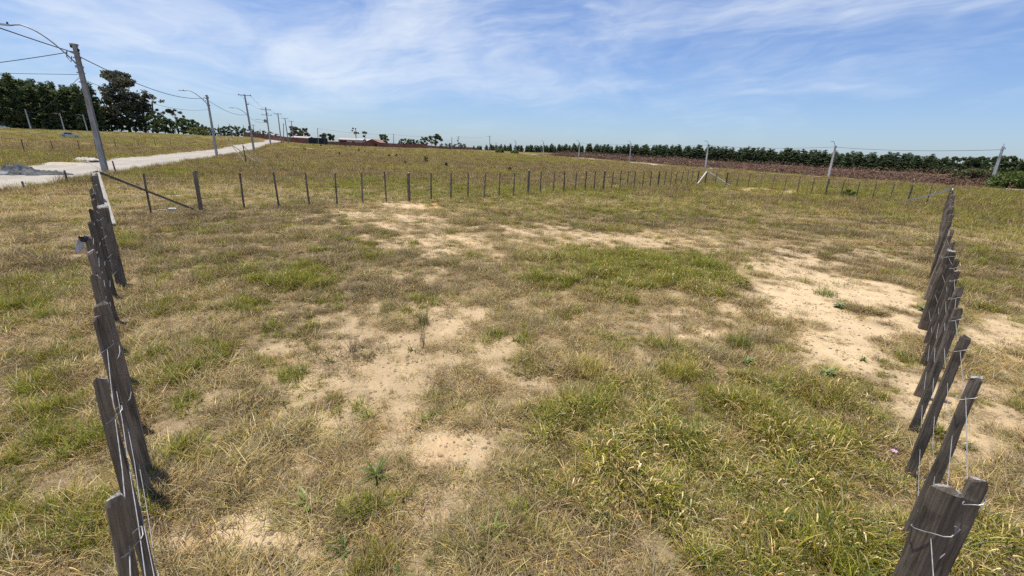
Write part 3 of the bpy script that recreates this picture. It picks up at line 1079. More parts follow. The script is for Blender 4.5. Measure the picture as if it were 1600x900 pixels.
def fence(name, label, pts, loc, end0=None, end1=None, strands=STRANDS, ties=0, seed=0, h=(1.33, 1.44), level=None, leans={}):
    """pts: (x, y, kind, width factor) along the line"""
    rng = random.Random(seed)
    root = empty(name, (loc[0], loc[1], T(*loc)))
    rz0 = root.location.z
    tag(root, label, 'fence', 'wire fences')
    tops = []
    for i, (x, y, kind, wf) in enumerate(pts):
        a = pts[max(i - 1, 0)]; b = pts[min(i + 1, len(pts) - 1)]
        ang = math.atan2(b[1] - a[1], b[0] - a[0])
        z = T(x, y)
        hh = rng.uniform(*h) + (.02 if kind == 'P' else -.03)
        if level and i < 12: hh = level - z + rng.uniform(-.012, .012)
        me = (POSTS[rng.randrange(5)] if kind == 'P' else STAKES[rng.randrange(7)])
        o = obj('post' if kind == 'P' else 'stake', me, root, (x - loc[0], y - loc[1], z - rz0),
                (rng.uniform(-.03, .03) * (.25 if level and i < 12 else 1), rng.uniform(-.03, .03) * (.25 if level and i < 12 else 1), ang + rng.uniform(-.12, .12)))
        o.scale = (wf, wf, hh)
        if level and i in leans:
            o.rotation_euler = (Matrix.Rotation(leans[i][0], 3, 'Y') @ o.rotation_euler.to_matrix()).to_euler()
            o.location.x -= hh * math.sin(leans[i][0]); o.scale.z += leans[i][1]
        tops.append((x, y, z))
        if i < ties:
            w = (.062 if kind == 'P' else .037) * wf
            zt = STRANDS[0] + z - rz0 + rng.uniform(-.015, .015)
            ca, sa = math.cos(ang), math.sin(ang)
            loop = []
            for k in range(21):
                t = 2 * math.pi * k / 20
                q = w * 1.12 / max(abs(math.cos(t)), abs(math.sin(t))) if True else w
                q = w * 1.06 / (abs(math.cos(t)) ** 6 + abs(math.sin(t)) ** 6) ** (1 / 6)
                loop.append((x - loc[0] + q * (math.cos(t) * ca - math.sin(t) * sa), y - loc[1] + q * (math.cos(t) * sa + math.sin(t) * ca), zt - .03 * math.sin(t)))
            MB().tube(loop, .0018, 5).build('wire_tie', M_wire, root)
    line = [(p[0], p[1], q[2]) for p, q in zip(pts, tops)]
    if end0: line = [(end0[0], end0[1], T(*end0))] + line
    if end1: line = line + [(end1[0], end1[1], T(*end1))]
    for s in strands:
        path = []
        for i, (x, y, z) in enumerate(line):
            path.append((x - loc[0] + rng.uniform(-.008, .008), y - loc[1] + rng.uniform(-.008, .008), z - rz0 + s + rng.uniform(-.015, .015)))
            if i < len(line) - 1:
                x2, y2, z2 = line[i + 1]
                path.append(((x + x2) / 2 - loc[0], (y + y2) / 2 - loc[1], (z + z2) / 2 - rz0 + s - .012))
        MB().tube(path, .0018, 5).build('wire', M_wire, root)
    return root


def brace(root, a, b, w=.10, d=.06, mt=None):
    a, b = Vector(a) - root.location, Vector(b) - root.location
    m = (a + b) / 2
    dr = (b - a)
    bm = MB()
    pr = [(-w, -d), (w, -d), (w, d), (-w, d)]
    L = dr.length
    vs = [(p[0] / 2, p[1] / 2, z) for z in (-L / 2, L / 2) for p in pr]
    bm.add(vs, [(3, 2, 1, 0), (4, 5, 6, 7), (0, 1, 5, 4), (1, 2, 6, 5), (2, 3, 7, 6), (3, 0, 4, 7)])
    o = bm.build('brace', mt or M_pale, root, m)
    up_ = Vector((0, 0, 1))
    zax = dr.normalized(); yax = (up_ - zax * up_.dot(zax)).normalized(); xax = yax.cross(zax)
    o.rotation_euler = Matrix((xax, yax, zax)).transposed().to_euler()
    return o


def lotz(x, y, h): return (x, y, T(x, y) + h)


CA, CB, CC, CD = (0.12, -0.45), (-12.95, 13.30), (19.45, 45.0), (30.9, 31.05)
left = [(-1.24, 1.07, 'S', .82), (-1.93, 1.76, 'S', .86), (-2.62, 2.46, 'S', 1.0), (-2.80, 2.66, 'P', .8), (-3.43, 3.28, 'S', 1), (-4.12, 3.98, 'S', 1),
        (-4.83, 4.68, 'S', 1), (-5.58, 5.47, 'S', 1), (-6.40, 6.36, 'S', 1), (-6.74, 6.88, 'P', 1.2), (-7.43, 7.45, 'S', 1), (-8.23, 8.29, 'S', 1), (-9.02, 9.10, 'S', 1),
        (-9.85, 9.98, 'S', 1), (-10.6, 10.75, 'S', 1), (-11.28, 11.52, 'P', 1.3), (-12.1, 12.40, 'S', 1), (CB[0], CB[1], 'P', 1.2)]
fl = fence('left_fence', 'dark wooden wire fence running away along the left edge of the lot', left, (-2.0, 1.85), CA, None, ties=9, seed=1, level=1.40, leans={0: (.12, .01), 1: (.05, 0)})
fl.name = 'wire_fence'
brace(fl, lotz(CB[0] + .06, CB[1] - .06, 1.33), lotz(-11.35, 11.75, .05), .17, .09)
# wire wrapped round the paired stake and post
for zt in (1.12, .80):
    x, y = -2.71, 2.56
    loop = [(x - .669 * .165 * math.cos(t) + .743 * .052 * math.sin(t) - fl.location.x, y + .743 * .165 * math.cos(t) + .669 * .052 * math.sin(t) - fl.location.y, zt + .02 * math.sin(2 * t)) for t in [2 * math.pi * k / 14 for k in range(15)]]
    MB().tube(loop, .0020, 5).build('wire_tie', M_wire, fl)


def rl(x): return 1.25 + 1.0205 * (x - 1.62)


right = [(1.66, 1.28, 'P', .82), (1.93, 1.42, 'S', .95), (2.82, 2.30, 'S', 1.0), (3.44, 2.97, 'S', 1.05), (4.06, 3.63, 'S', 1), (4.74, 4.33, 'S', 1), (5.50, 5.10, 'S', 1), (6.12, 5.74, 'S', 1), (6.70, 6.42, 'P', 1.12)]
xx = 7.45
kk = 0
while xx < 30.2:
    thick = min(abs(xx - t) for t in (12.65, 19.0, 25.4)) < .40
    right.append((xx + random.Random(kk).uniform(-.05, .05), rl(xx), 'P' if thick else 'S', 1.1 if thick else 1.0))
    xx += .79; kk += 1
right.append((CD[0], CD[1], 'P', 1.2))
fr = fence('right_fence', 'dark wooden wire fence leaning out of view along the right edge of the lot', right, (2.82, 2.30), CA, None, ties=9, seed=2, level=1.31, leans={0: (.0, .055)})
fr.name = 'wire_fence'
brace(fr, lotz(CD[0] - .05, CD[1] - .05, 1.25), lotz(29.3, 29.45, .05), .11, .07)
loop = []

BL = [(-12.2, 14.1, 'S'), (-11.2, 15.05, 'P'), (-10.3, 16.1, 'S'), (-9.36, 16.8, 'S'), (-8.52, 17.6, 'S'), (-7.67, 18.3, 'S'), (-6.83, 19.05, 'S'), (-5.96, 19.7, 'S'), (-5.07, 20.35, 'P'),
      (-4.2, 21.3, 'S'), (-3.33, 22.0, 'S'), (-2.52, 22.7, 'S'), (-1.72, 23.4, 'S'), (-.95, 24.1, 'S'), (-.15, 25.0, 'S'), (.74, 26.1, 'P'), (1.52, 26.9, 'S'), (2.4, 27.9, 'S'), (3.18, 28.75, 'S'),
      (4.05, 29.7, 'S'), (4.88, 30.6, 'S'), (5.62, 31.3, 'S'), (6.45, 32.1, 'P'), (7.22, 32.8, 'S'), (7.96, 33.4, 'S'), (8.7, 34.1, 'S'), (9.45, 34.9, 'S'), (10.42, 35.9, 'S'), (11.35, 36.9, 'S'),
      (12.36, 38.0, 'P'), (13.25, 39.0, 'S'), (14.1, 39.9, 'S'), (14.85, 40.7, 'S'), (15.74, 41.7, 'S'), (16.64, 42.6, 'S'), (17.41, 43.4, 'S'), (18.35, 44.3, 'P'), (CC[0], CC[1], 'P')]
fb = fence('back_fence', 'thin-staked wire fence crossing the middle of the view behind the bare sand', [p + (1.1,) for p in BL], (-.15, 25.0), CB, None, seed=3)
fb.name = 'wire_fence'
brace(fb, lotz(CB[0] + .08, CB[1] + .05, 1.36), lotz(-11.38, 15.0, .06), .10, .07, M_wood)
brace(fb, lotz(CC[0] - .06, CC[1] - .06, 1.3), lotz(18.2, 43.9, .05), .12, .08)
nB = 17
DL = []
for i in range(1, nB):
    t = i / nB
    DL.append((CC[0] + (CD[0] - CC[0]) * t, CC[1] + (CD[1] - CC[1]) * t, 'P' if i in (2, 10, 15) else 'S', 1.1))
fd = fence('end_fence', 'far short wire fence between the pale braced corner post and the right corner', DL, (25.0, 37.9), CC, CD, seed=4)
fd.name = 'wire_fence'
brace(fd, lotz(CC[0] + .08, CC[1] - .06, 1.3), lotz(21.15, 42.9, .05), .12, .08)
brace(fd, lotz(CD[0] - .06, CD[1] + .08, 1.15), lotz(29.3, 32.9, .05), .14, .10)

# old fence beyond the road
old = []
for i, l in enumerate((30, 40, 52, 60, 71, 78, 86, 92, 101, 114, 126, 140)):
    s = -28.5 - .02 * l
    old.append((RD.x * l + RN.x * s, RD.y * l + RN.y * s, 'S', 1.5))
fo_ = fence('old_fence', 'old sparse stake fence in the field beyond the dirt road', old, old[4][:2], strands=(1.3, .8), seed=5, h=(1.5, 1.8))
fo_.name = 'wire_fence'
# broken brace corner near the road
bc = empty('fence_corner', (-29.7, 47.9, T(-29.7, 47.9)))
tag(bc, 'leaning bundle of bare poles propped round a post in the field by the road', 'fence corner')
for a, b, nm, w in (((-29.7, 47.9, -.2), (-29.75, 47.9, 2.0), 'post', .06), ((-29.9, 48.2, 0), (-33.0, 50.4, 2.45), 'pole', .045), ((-27.6, 46.9, 0), (-31.9, 49.2, 2.0), 'pole', .05), ((-27.1, 46.7, 0), (-29.75, 47.8, 1.95), 'pole', .045)):
    a, b = Vector(a), Vector(b)
    m = (a + b) / 2 + Vector((.03, .02, -.02))
    rel = lambda v: (v.x - bc.location.x, v.y - bc.location.y, v.z)
    MB().tube([rel(a), rel(m), rel(b)], [w, w * .9, w * .8], 7).build(nm, M_wood, bc)
for i, (x, y, hh, tl, lb) in enumerate(((-27.64, 29.83, .82, .1, 'short leaning stake on the road verge beside the concrete pole'), (-23.1, 22.1, .7, -.2, 'short leaning stake in the verge between the tarpaulin and the fence'),
                                        (-21.8, 18.9, .38, .05, 'stub of a stake at the near road edge, far left'), (-33.9, 62.0, .9, .05, 'thin stake standing alone in the field before the second lamp pole'))):
    o = obj('stake', post_mesh('verge_stake_mesh', .07, .08, hh, 60 + i, M_wood), None, (x, y, T(x, y)), (tl, tl * .5, .4 * i))
    tag(o, lb, 'stake', 'stakes on the road verge')

# ------------------------------------------------------------------ utility poles
def lamp(root, z0, reach, rise, dirx, diry, r=.03):
    pts = []
    for k in range(13):
        t = k / 12
        h = reach * t
        zz = z0 + rise * math.sin(min(t * 1.10, 1.0) * math.pi / 2) ** .92
        pts.append((dirx * h, diry * h, zz - .12 * max(0, t - .85) / .15))
    arm = MB().tube(pts, r, 7).build('lamp_arm', M_steel, root, smooth=True)
    e = Vector(pts[-1])
    d = Vector((dirx, diry, 0))
    q = d.to_track_quat('X', 'Z').to_matrix().to_4x4()
    hd = MB()
    Mx = Matrix.Translation(e + Vector((0, 0, .01))) @ q
    prof = [(-.05, .05), (.12, .11), (.45, .13), (.68, .10), (.74, .04)]
    vs, fs = [], []
    for xx_, ww in prof:
        for sy, sz in ((-1, -.4), (1, -.4), (.7, .55), (-.7, .55)):
            vs.append(Mx @ Vector((xx_, sy * ww, sz * (.05 + ww * .35))))
    for i in range(len(prof) - 1):
        for k in range(4):
            fs.append((i * 4 + k, i * 4 + (k + 1) % 4, i * 4 + 4 + (k + 1) % 4, i * 4 + 4 + k))
    fs += [(3, 2, 1, 0), tuple(len(vs) - 4 + k for k in range(4))]
    hd.add(vs, fs)
    hd.build('lamp_head', M_steel, arm)
    MB().tube([Mx @ Vector((.1, 0, .05)), Mx @ Vector((.1, 0, .17))], [.05, .04], 8).build('photocell', M_dark, arm)


def utility_pole(x, y, h, lean, label, group, base=.40, top=.26, style=(), rz=None, mt=None, dirr=None):
    z = T(x, y)
    root = empty('utility_pole', (x, y, z - .05))
    tag(root, label, 'utility pole', group)
    rz = rz if rz is not None else math.atan2(RD.y, RD.x)
    c, s = math.cos(rz), math.sin(rz)
    bm = MB()
    prof0 = [(-1, -.72), (-.45, -.72), (-.35, -.5), (.35, -.5), (.45, -.72), (1, -.72), (1, .72), (.45, .72), (.35, .5), (-.35, .5), (-.45, .72), (-1, .72)]
    vs, fs = [], []
    zs = [-.4, h * .35, h * .7, h]
    n = len(prof0)
    for i, zz in enumerate(zs):
        t = max(zz, 0) / h
        w = (base * (1 - t) + top * t) / 2
        for px, py in prof0:
            vs.append((px * w * c - py * w * s + lean * t, px * w * s + py * w * c, zz))
    for i in range(3):
        for k in range(n):
            fs.append((i * n + k, i * n + (k + 1) % n, (i + 1) * n + (k + 1) % n, (i + 1) * n + k))
    fs.append(tuple(3 * n + k for k in range(n)))
    bm.add(vs, fs)
    bm.build('shaft', mt or M_conc, root)
    dx, dy = dirr or (-RN.x, -RN.y)
    ax, ay = (-dy, dx)
    if 'lamp' in style:
        reach, rise = style['lamp']
        lamp(root, h * style.get('lampz', .835), reach, rise, dx, dy, style.get('armr', .035))
        MB().tube([(0, 0, h * .83), (0, 0, h * .845)], top * .78, 10).build('band', M_steel, root)
    if 'rack' in style:
        for side, zz in ((1, h - .12), (-1, h - .3)):
            p = (dx * (top * .6) * side, dy * (top * .6) * side, zz)
            MB().tube([(p[0], p[1], zz - .08), (p[0], p[1], zz), (p[0], p[1], zz + .07)], [.045, .06, .035], 8).build('insulator', M_dark, root)
        MB().tube([(0, 0, h - .45), (dx * .3, dy * .3, h - .42), (dx * .42, dy * .42, h - .40)], .035, 7).build('bracket', M_dark, root)
        MB().tube([(dx * .42, dy * .42, h - .40), (dx * .5, dy * .5, h - .75), (dx * .36, dy * .36, h - 1.05), (dx * .25, dy * .25, h - .7)], .025, 6).build('jumper', M_cable, root)
        MB().tube([(0, 0, h - .5), (0, 0, h - .44)], top * .72, 10).build('band', M_steel, root)
    if 'cross' in style:
        for zz in style['cross']:
            w = style.get('cw', .95)
            b = MB()
            Mx = Matrix.Translation((lean * zz / h, 0, zz)) @ Matrix.Rotation(math.atan2(dy, dx), 4, 'Z')
            b.box((0, top * .62, 0), (2 * w, .10, .12), Mx)
            ca = b.build('crossarm', M_wood, root)
            for k in (-.9, .1, .9):
                p = Mx @ Vector((k * w, top * .62, .06))
                MB().tube([p, p + Vector((0, 0, .10)), p + Vector((0, 0, .2))], [.04, .07, .04], 8).build('insulator', M_porc, ca)
    if 'transformer' in style:
        zz = style['transformer']
        p = Vector((dx * .62, dy * .62, zz))
        tr = MB().tube([p + Vector((0, 0, -.5)), p + Vector((0, 0, -.46)), p + Vector((0, 0, .42)), p + Vector((0, 0, .5))], [.34, .38, .38, .30], 14).build('transformer', M_steel, root)
        for k in (-.18, .18):
            MB().tube([p + Vector((k * ax, k * ay, .5)), p + Vector((k * ax, k * ay, .75))], [.05, .03], 7).build('bushing', M_porc, tr)
        for k in range(5):
            t = -1 + .5 * k
            MB().box((p.x + dx * .42 + ax * t * .25, p.y + dy * .42 + ay * t * .25, zz), (.05, .05, .7)).build('cooling_fin', M_steel, tr)
    if 'box' in style:
        zz = style['box']
        MB().box((ax * .0 + dx * top * .8, dy * top * .8, zz), (.35, .35, .8)).build('meter_box', M_dark, root)
    if 'pin' in style:
        MB().tube([(lean, 0, h - .1), (lean, 0, h + .55)], .025, 6).build('pin', M_steel, root)
        MB().tube([(lean - .25, 0, h + .3), (lean + .25, 0, h + .3)], .02, 6).build('pin_arm', M_steel, root)
    if 'collar' in style:
        MB().tube([(0, 0, h - .06), (0, 0, h + .03)], top * .80, 10).build('cap', M_conc, root)
        for q in (.72, .79, .9):
            MB().tube([(0, 0, h * q), (0, 0, h * q + .05)], (base * (1 - q) + top * q) * .72, 10).build('band', M_steel, root)
    return root


PT = {p[0]: p for p in POLES}


def pole_at(k): return PT[k][1], PT[k][2], PT[k][3], PT[k][4]


def up_pole(k, label, group, **kw):
    x, y, h, l = pole_at(k)
    return utility_pole(x, y, h, l, label, group, **kw)


LR = 'utility poles along the dirt road'
up_pole('A1', 'nearest grey concrete utility pole with long curved lamp arm beside the road', LR, base=.40, top=.27, style={'lamp': (2.75, 2.1), 'armr': .04, 'rack': 1, 'collar': 1})
up_pole('A2', 'second concrete lamp pole from the left along the dirt road', LR, base=.46, top=.30, style={'lamp': (2.7, 1.9), 'armr': .05, 'rack': 1})
up_pole('A3', 'tall pole with crossarm, lamp arm and dark box, third along the dirt road', LR, base=.62, top=.36, style={'lamp': (3.0, 1.7), 'lampz': .62, 'armr': .06, 'cross': (11.85,), 'box': 5.0, 'cw': 1.3})
up_pole('A4', 'roadside pole carrying a round transformer and crossarms', LR, base=.66, top=.40, style={'cross': (11.0, 9.4), 'cw': 1.5, 'transformer': 7.6, 'lamp': (2.8, 1.4), 'lampz': .56, 'armr': .06})
up_pole('A5', 'tall road pole next behind the transformer pole', LR, base=.66, top=.42, style={'cross': (11.6,), 'cw': 1.3})
up_pole('A6', 'second tall road pole behind the transformer pole', LR, base=.70, top=.44, style={'cross': (11.3,), 'cw': 1.3})
up_pole('A7', 'farthest tall road pole before the red wall', LR, base=.72, top=.46, style={'cross': (10.8,), 'cw': 1.3})
RR = 'pale concrete poles along the right track'
d2 = (-RD2_N[0], -RD2_N[1]); rz2 = math.atan2(RD2_D[1], RD2_D[0])
for k, lb, st in (('B1', 'pale concrete pole leaning at the far right edge beside the green shrub', {'rack': 1, 'pin': 1}),
                  ('B2', 'pale lamp pole in front of the brown brush, second from the right', {'lamp': (1.9, 2.3), 'armr': .06, 'rack': 1}),
                  ('B3', 'pale lamp pole standing behind the white braced fence corner', {'lamp': (1.9, 2.3), 'armr': .07, 'rack': 1}),
                  ('B4', 'pale pole at the middle of the dark pine line, left of the braced corner', {'lamp': (1.8, 2.2), 'armr': .08}),
                  ('B5', 'pale pole at the left end of the brown brush strip', {'lamp': (1.8, 2.2), 'armr': .08}),
                  ('B6', 'small pale pole in front of the thin left end of the pine line', {'lamp': (1.8, 2.0), 'armr': .08}),
                  ('B7', 'small pale pole just right of the round green bush', {'lamp': (1.8, 2.0), 'armr': .08})):
    up_pole(k, lb, RR, base=.50, top=.32, style=st, rz=rz2, mt=M_conc2, dirr=d2)
CR = 'poles on the skyline'
for k, lb, st in (('C1', 'short pole directly behind the round green bush', {}), ('C2', 'tall skyline pole left of the round green bush', {'cross': (9.7,), 'cw': 1.2}),
                  ('C3', 'skyline pole with crossarms and transformer between the far trees', {'cross': (9.6, 8.4), 'cw': 1.3, 'transformer': 6.6}), ('C4', 'plain skyline pole left beside the transformer pole', {}),
                  ('C5', 'skyline pole in front of the pair of round far trees', {}), ('C6', 'skyline pole right of the dark round tree by the houses', {}),
                  ('C7', 'pole standing in front of the black sheeted shed', {}), ('C8', 'short pole between the tall road poles', {})):
    up_pole(k, lb, CR, base=.52, top=.36, style=st)
for i in range(1, 15):
    k = 'D%d' % i
    lb = {1: 'leftmost concrete pole in front of the pine wood', 2: 'second concrete pole from the left before the pine wood', 3: 'third concrete pole from the left before the pine wood', 4: 'short post just right of the nearest road pole at the wood edge', 5: 'pale crooked pole at the left foot of the big tree',
          6: 'thin pole second from the left under the big tree', 7: 'pole under the middle of the big tree', 8: 'pole before the smallest dark tree right of the big tree', 9: 'pole just right of the second lamp pole', 10: 'tallest of the small poles behind the second lamp pole',
          11: 'small pole left of the third road pole', 12: 'small pole just left of the third road pole', 13: 'small pole just right of the third road pole', 14: 'shortest pole right of the third road pole'}[i]
    st = {'lamp': (2.4, 1.2), 'armr': .06} if i in (2, 3) else ({'cross': (6.6,), 'cw': 1.0} if i == 13 else {})
    up_pole(k, lb, 'poles at the edge of the wood', base=.52, top=.36, style=st, mt=M_conc2 if i < 9 else M_conc)


def cable(p, q, sag, r, label, grp, n=18):
    p, q = Vector(p), Vector(q)
    o = p
    pts = [tuple(p.lerp(q, k / n) - o - Vector((0, 0, sag * 4 * (k / n) * (1 - k / n)))) for k in range(n + 1)]
    c = MB().tube(pts, r, 5).build('overhead_cable', M_cable, None, p)
    tag(c, label, 'cable', grp)


def ptop(k, dz, off=0.0, dd=None):
    x, y, h, l = pole_at(k)
    dx, dy = dd or (-RN.x, -RN.y)
    return (x + dx * off + l, y + dy * off, T(x, y) - .05 + h + dz)


CG = 'overhead cables'
cable(ptop('A1', -.40, .42), (-16.0, 3.0, 7.5), .25, .030, 'thick black cable from the nearest pole up to the left edge of the sky', CG)
cable(ptop('A1', -.45, .3), ptop('A2', -.42, .3), .95, .030, 'thick black cable sagging between the nearest and second road poles', CG)
cable(ptop('A2', -.42, .3), ptop('A3', -4.2, .3), .8, .030, 'cable sagging between the second and third road poles', CG)
cable(ptop('A3', -4.2, .3), ptop('A4', -4.4, .3), .9, .030, 'lower cable between the third road pole and the transformer pole', CG)
cable(ptop('A1', -.5, .45), (-58.0, 30.0, 5.0), .7, .022, 'thin cable falling from the nearest pole to the left edge', CG)
cable(ptop('A1', -1.75, .2), (-80.0, 25.0, 8.0), 1.0, .014, 'faint upper wire left of the nearest pole', CG)
cable(ptop('A1', -1.95, .2), ptop('D1', -.4), 1.5, .014, 'faint wire from the nearest pole towards the pine wood', CG)
cable(ptop('A1', -1.95, .2), ptop('A2', -2.0, .1), .8, .014, 'thin lower wire between the nearest and second road poles', CG)
for k, (a, b) in enumerate((('A3', 'A4'), ('A4', 'A5'), ('A5', 'A6'), ('A6', 'A7'))):
    for j, off in enumerate((-1.0, 1.0)):
        za = .0 if a != 'A4' else -.6
        zb = .0 if b != 'A4' else -.6
        cable(ptop(a, za + .05, off), ptop(b, zb + .05, off), .9, .024, 'high wire on the %s side of crossarms, span %s along the road' % (('near', 'far')[j], ('one', 'two', 'three', 'four')[k]), CG)
cable(ptop('B2', -.4, .2, d2), ptop('B1', -.6, .2, d2), .5, .034, 'dark cable sagging between the two rightmost poles', CG)
cable(ptop('B3', -.4, .2, d2), ptop('B2', -.4, .2, d2), .6, .030, 'cable between the braced corner pole and the brush pole', CG)
cable(ptop('B4', -.4, .2, d2), ptop('B3', -.4, .2, d2), .6, .030, 'faint cable over the middle of the pine line', CG)
cable(ptop('B5', -.4, .2, d2), ptop('B4', -.4, .2, d2), .6, .030, 'faint cable over the left of the pine line', CG)
cable(ptop('C2', -.2), ptop('C3', -.2), 1.0, .03, 'far skyline wire left of the round green bush', CG)
cable(ptop('C5', -.2), ptop('C6', -.2), .8, .03, 'far skyline wire between the dark round tree and the pair of trees', CG)
cable(ptop('C6', -.2), ptop('C7', -.2), 1.0, .03, 'far skyline wire above the houses', CG)
for k in (1, 2):
    cable(ptop('D%d' % k, -.3), ptop('D%d' % (k + 1), -.3), .8, .03, 'wire before the pine wood between its %s poles' % ('first and second', 'second and third')[k - 1], CG)

# ------------------------------------------------------------------ trees
def leaves(rng, C, Rr, n, size, cols, aspect=.55, flat=.0):
    C = np.repeat(np.asarray(C, float), n, 0); Rr = np.repeat(np.asarray(Rr, float), n, 0)
    m = len(C)
    d = rng.normal(0, 1, (m, 3)); d /= np.linalg.norm(d, axis=1, keepdims=True)
    p = C + d * Rr * (rng.uniform(0, 1, (m, 1)) ** .40)
    a = rng.normal(0, 1, (m, 3)); a[:, 2] *= (1 - flat); a /= np.linalg.norm(a, axis=1, keepdims=True)
    b = np.cross(a, rng.normal(0, 1, (m, 3))); b /= np.linalg.norm(b, axis=1, keepdims=True) + 1e-9
    L = (size * rng.uniform(.55, 1.4, (m, 1)))
    V = np.stack([p - a * L, p + b * L * aspect, p + a * L, p - b * L * aspect], 1).reshape(-1, 3)
    F = np.arange(m * 4).reshape(-1, 4)
    ci = rng.integers(0, len(cols), m)
    t = np.repeat(np.array(cols)[ci] * rng.uniform(.75, 1.3, (m, 1)), 4, 0)
    return V, F, t


PINE = [(.070, .10, .036), (.11, .145, .050), (.08, .115, .045), (.13, .16, .055)]
EUC = [(.11, .12, .065), (.08, .095, .045), (.15, .145, .085), (.13, .11, .075)]
BROAD = [(.075, .11, .033), (.11, .145, .045), (.06, .09, .028)]


def pine_parts(seed, h, low=.30, ex=.75):
    rng = np.random.default_rng(seed)
    C, Rr = [], []
    nz = 26
    for i in range(nz):
        t = i / (nz - 1)
        z = h * (low + (.98 - low) * t)
        rad = h * .17 * (1 - t) ** ex + .25
        k = 1 if t > .93 else (2 if t > .7 else 4)
        for j in range(k):
            a = rng.uniform(0, 6.283); q = rad * rng.uniform(.35, 1.05)
            C.append((q * math.cos(a), q * math.sin(a), z + rng.uniform(-.4, .4) - q * .12))
            s = rng.uniform(.65, 1.15) * h / 15
            Rr.append((s, s, s * .65))
    fol = leaves(rng, C, Rr, 34, h * .026, PINE, .42)
    b = MB()
    b.tube([(0, 0, -.3), (.1, 0, h * .35), (.05, .1, h * .7), (0, 0, h * .97)], [h * .016, h * .013, h * .008, .03], 7)
    for i in range(0, len(C), 4):
        c = C[i]
        b.tube([(0, 0, c[2] - .3), (c[0] * .6, c[1] * .6, c[2] - .1), c], [.07, .05, .02], 4)
    return fol, b


def broad_parts(seed, h, w, cols, nb, leaf, trunk=.3, per=40, vs=.8, limb=True, gap=1.0):
    rng = np.random.default_rng(seed)
    C, Rr = [], []
    for i in range(nb):
        t = rng.uniform(0, 1)
        z = h * (trunk + (1 - trunk) * t)
        prof = math.sin(math.pi * min(.97, .18 + .78 * t)) ** .6
        a = rng.uniform(0, 6.283); q = w * prof * math.sqrt(rng.uniform(.05, 1)) * gap
        s = rng.uniform(.6, 1.2) * w * .24
        C.append((q * math.cos(a), q * math.sin(a), min(z, h - s * vs))); Rr.append((s, s, s * vs))
    fol = leaves(rng, C, Rr, per, leaf, cols, .6)
    b = MB()
    th = h * (trunk + .25)
    b.tube([(0, 0, -.3), (.15, .05, th * .5), (0, .1, th), (.1, 0, h * .8)], [h * .026, h * .021, h * .014, h * .005], 8)
    if limb:
        for i in range(0, nb, 2):
            c = Vector(C[i])
            s = Vector((0, .1, max(h * trunk * .7, min(th, c.z * .65))))
            m = s.lerp(c, .55) + Vector((0, 0, h * .03))
            b.tube([s, m, c], [h * .009, h * .006, h * .002], 5)
    return fol, b


def tree_meshes(name, fol, b, bark):
    return np_mesh(name + '_crown', *fol[:2], M_leaf, fol[2]), b.mesh(name + '_trunk', bark, True)


def tree(name, meshes, x, y, label, group=None, sc=1.0, rz=0.0, cat='tree', sz=1.0):
    root = empty(name, (x, y, T(x, y) - .05), rz)
    root.scale = (sc, sc, sc * sz)
    obj('crown', meshes[0], root); obj('trunk', meshes[1], root)
    return tag(root, label, cat, group)


def ray(u, v, Y):
    """ground position below a line of sight measured on site, Y metres ahead"""
    dx, dy = u - 800, v - 450
    a = dx * math.cos(ROLL) + dy * math.sin(ROLL); b = dx * math.sin(ROLL) - dy * math.cos(ROLL)
    k = Y / (b * math.sin(PITCH) + 660 * math.cos(PITCH))
    return a * k


rngt = random.Random(5)
pinesL = [tree_meshes('pine', *pine_parts(200 + i, 25, .04, .8), M_bark) for i in range(4)]
n = 0
for row, (dy, cnt) in enumerate(((0, 32), (6, 30), (12, 24))):
    for i in range(cnt):
        t = (i + rngt.uniform(-.35, .35)) / (cnt - 1)
        u = -60 + 212 * t
        Y = 212 + 34 * t + dy + rngt.uniform(-2, 2)
        x = ray(u, 200, Y)
        sc = (.99 - .10 * t) * rngt.uniform(.82, 1.10)
        lb = 'tall dark pine in the front rank of the wood at the left' if row == 0 else 'tall dark pine behind the front rank of the left wood'
        tr_ = tree('pine_tree', pinesL[n % 4], x, Y, lb, 'pines of the left wood' if row == 0 else 'pines behind the left wood edge', sc, rngt.uniform(0, 6.2)); n += 1
        tr_.scale = (sc * 1.1, sc * 1.1, sc)

fol, b = broad_parts(301, 29, 10.5, EUC, 125, .62, .14, 70, .62, gap=.95)
tree('eucalyptus_tree', tree_meshes('eucalyptus', fol, b, M_palebark), ray(203, 205, 262), 262, 'biggest tree on the left, broad grey green crown above the wood', None, 1.12)
fol, b = broad_parts(302, 22, 6.0, EUC, 30, .55, .35, 46, .6, gap=1.15)
tree('eucalyptus_tree', tree_meshes('eucalyptus', fol, b, M_palebark), ray(246, 207, 270), 270, 'open airy tree with pale branches right of the biggest tree', None, 1.0)
fol, b = broad_parts(303, 15, 5.0, EUC, 20, .55, .35, 44, .6, gap=1.15)
tree('eucalyptus_tree', tree_meshes('eucalyptus', fol, b, M_palebark), ray(279, 209, 280), 280, 'smaller ragged tree, last of the trees right of the biggest one', None, 1.0)
fol, b = broad_parts(306, 22, 6.0, EUC, 46, .55, .15, 60, .7)
tree('eucalyptus_tree', tree_meshes('eucalyptus', fol, b, M_palebark), ray(228, 206, 266), 266, 'dense mid-height tree leaning against the right side of the biggest tree', None, .95)

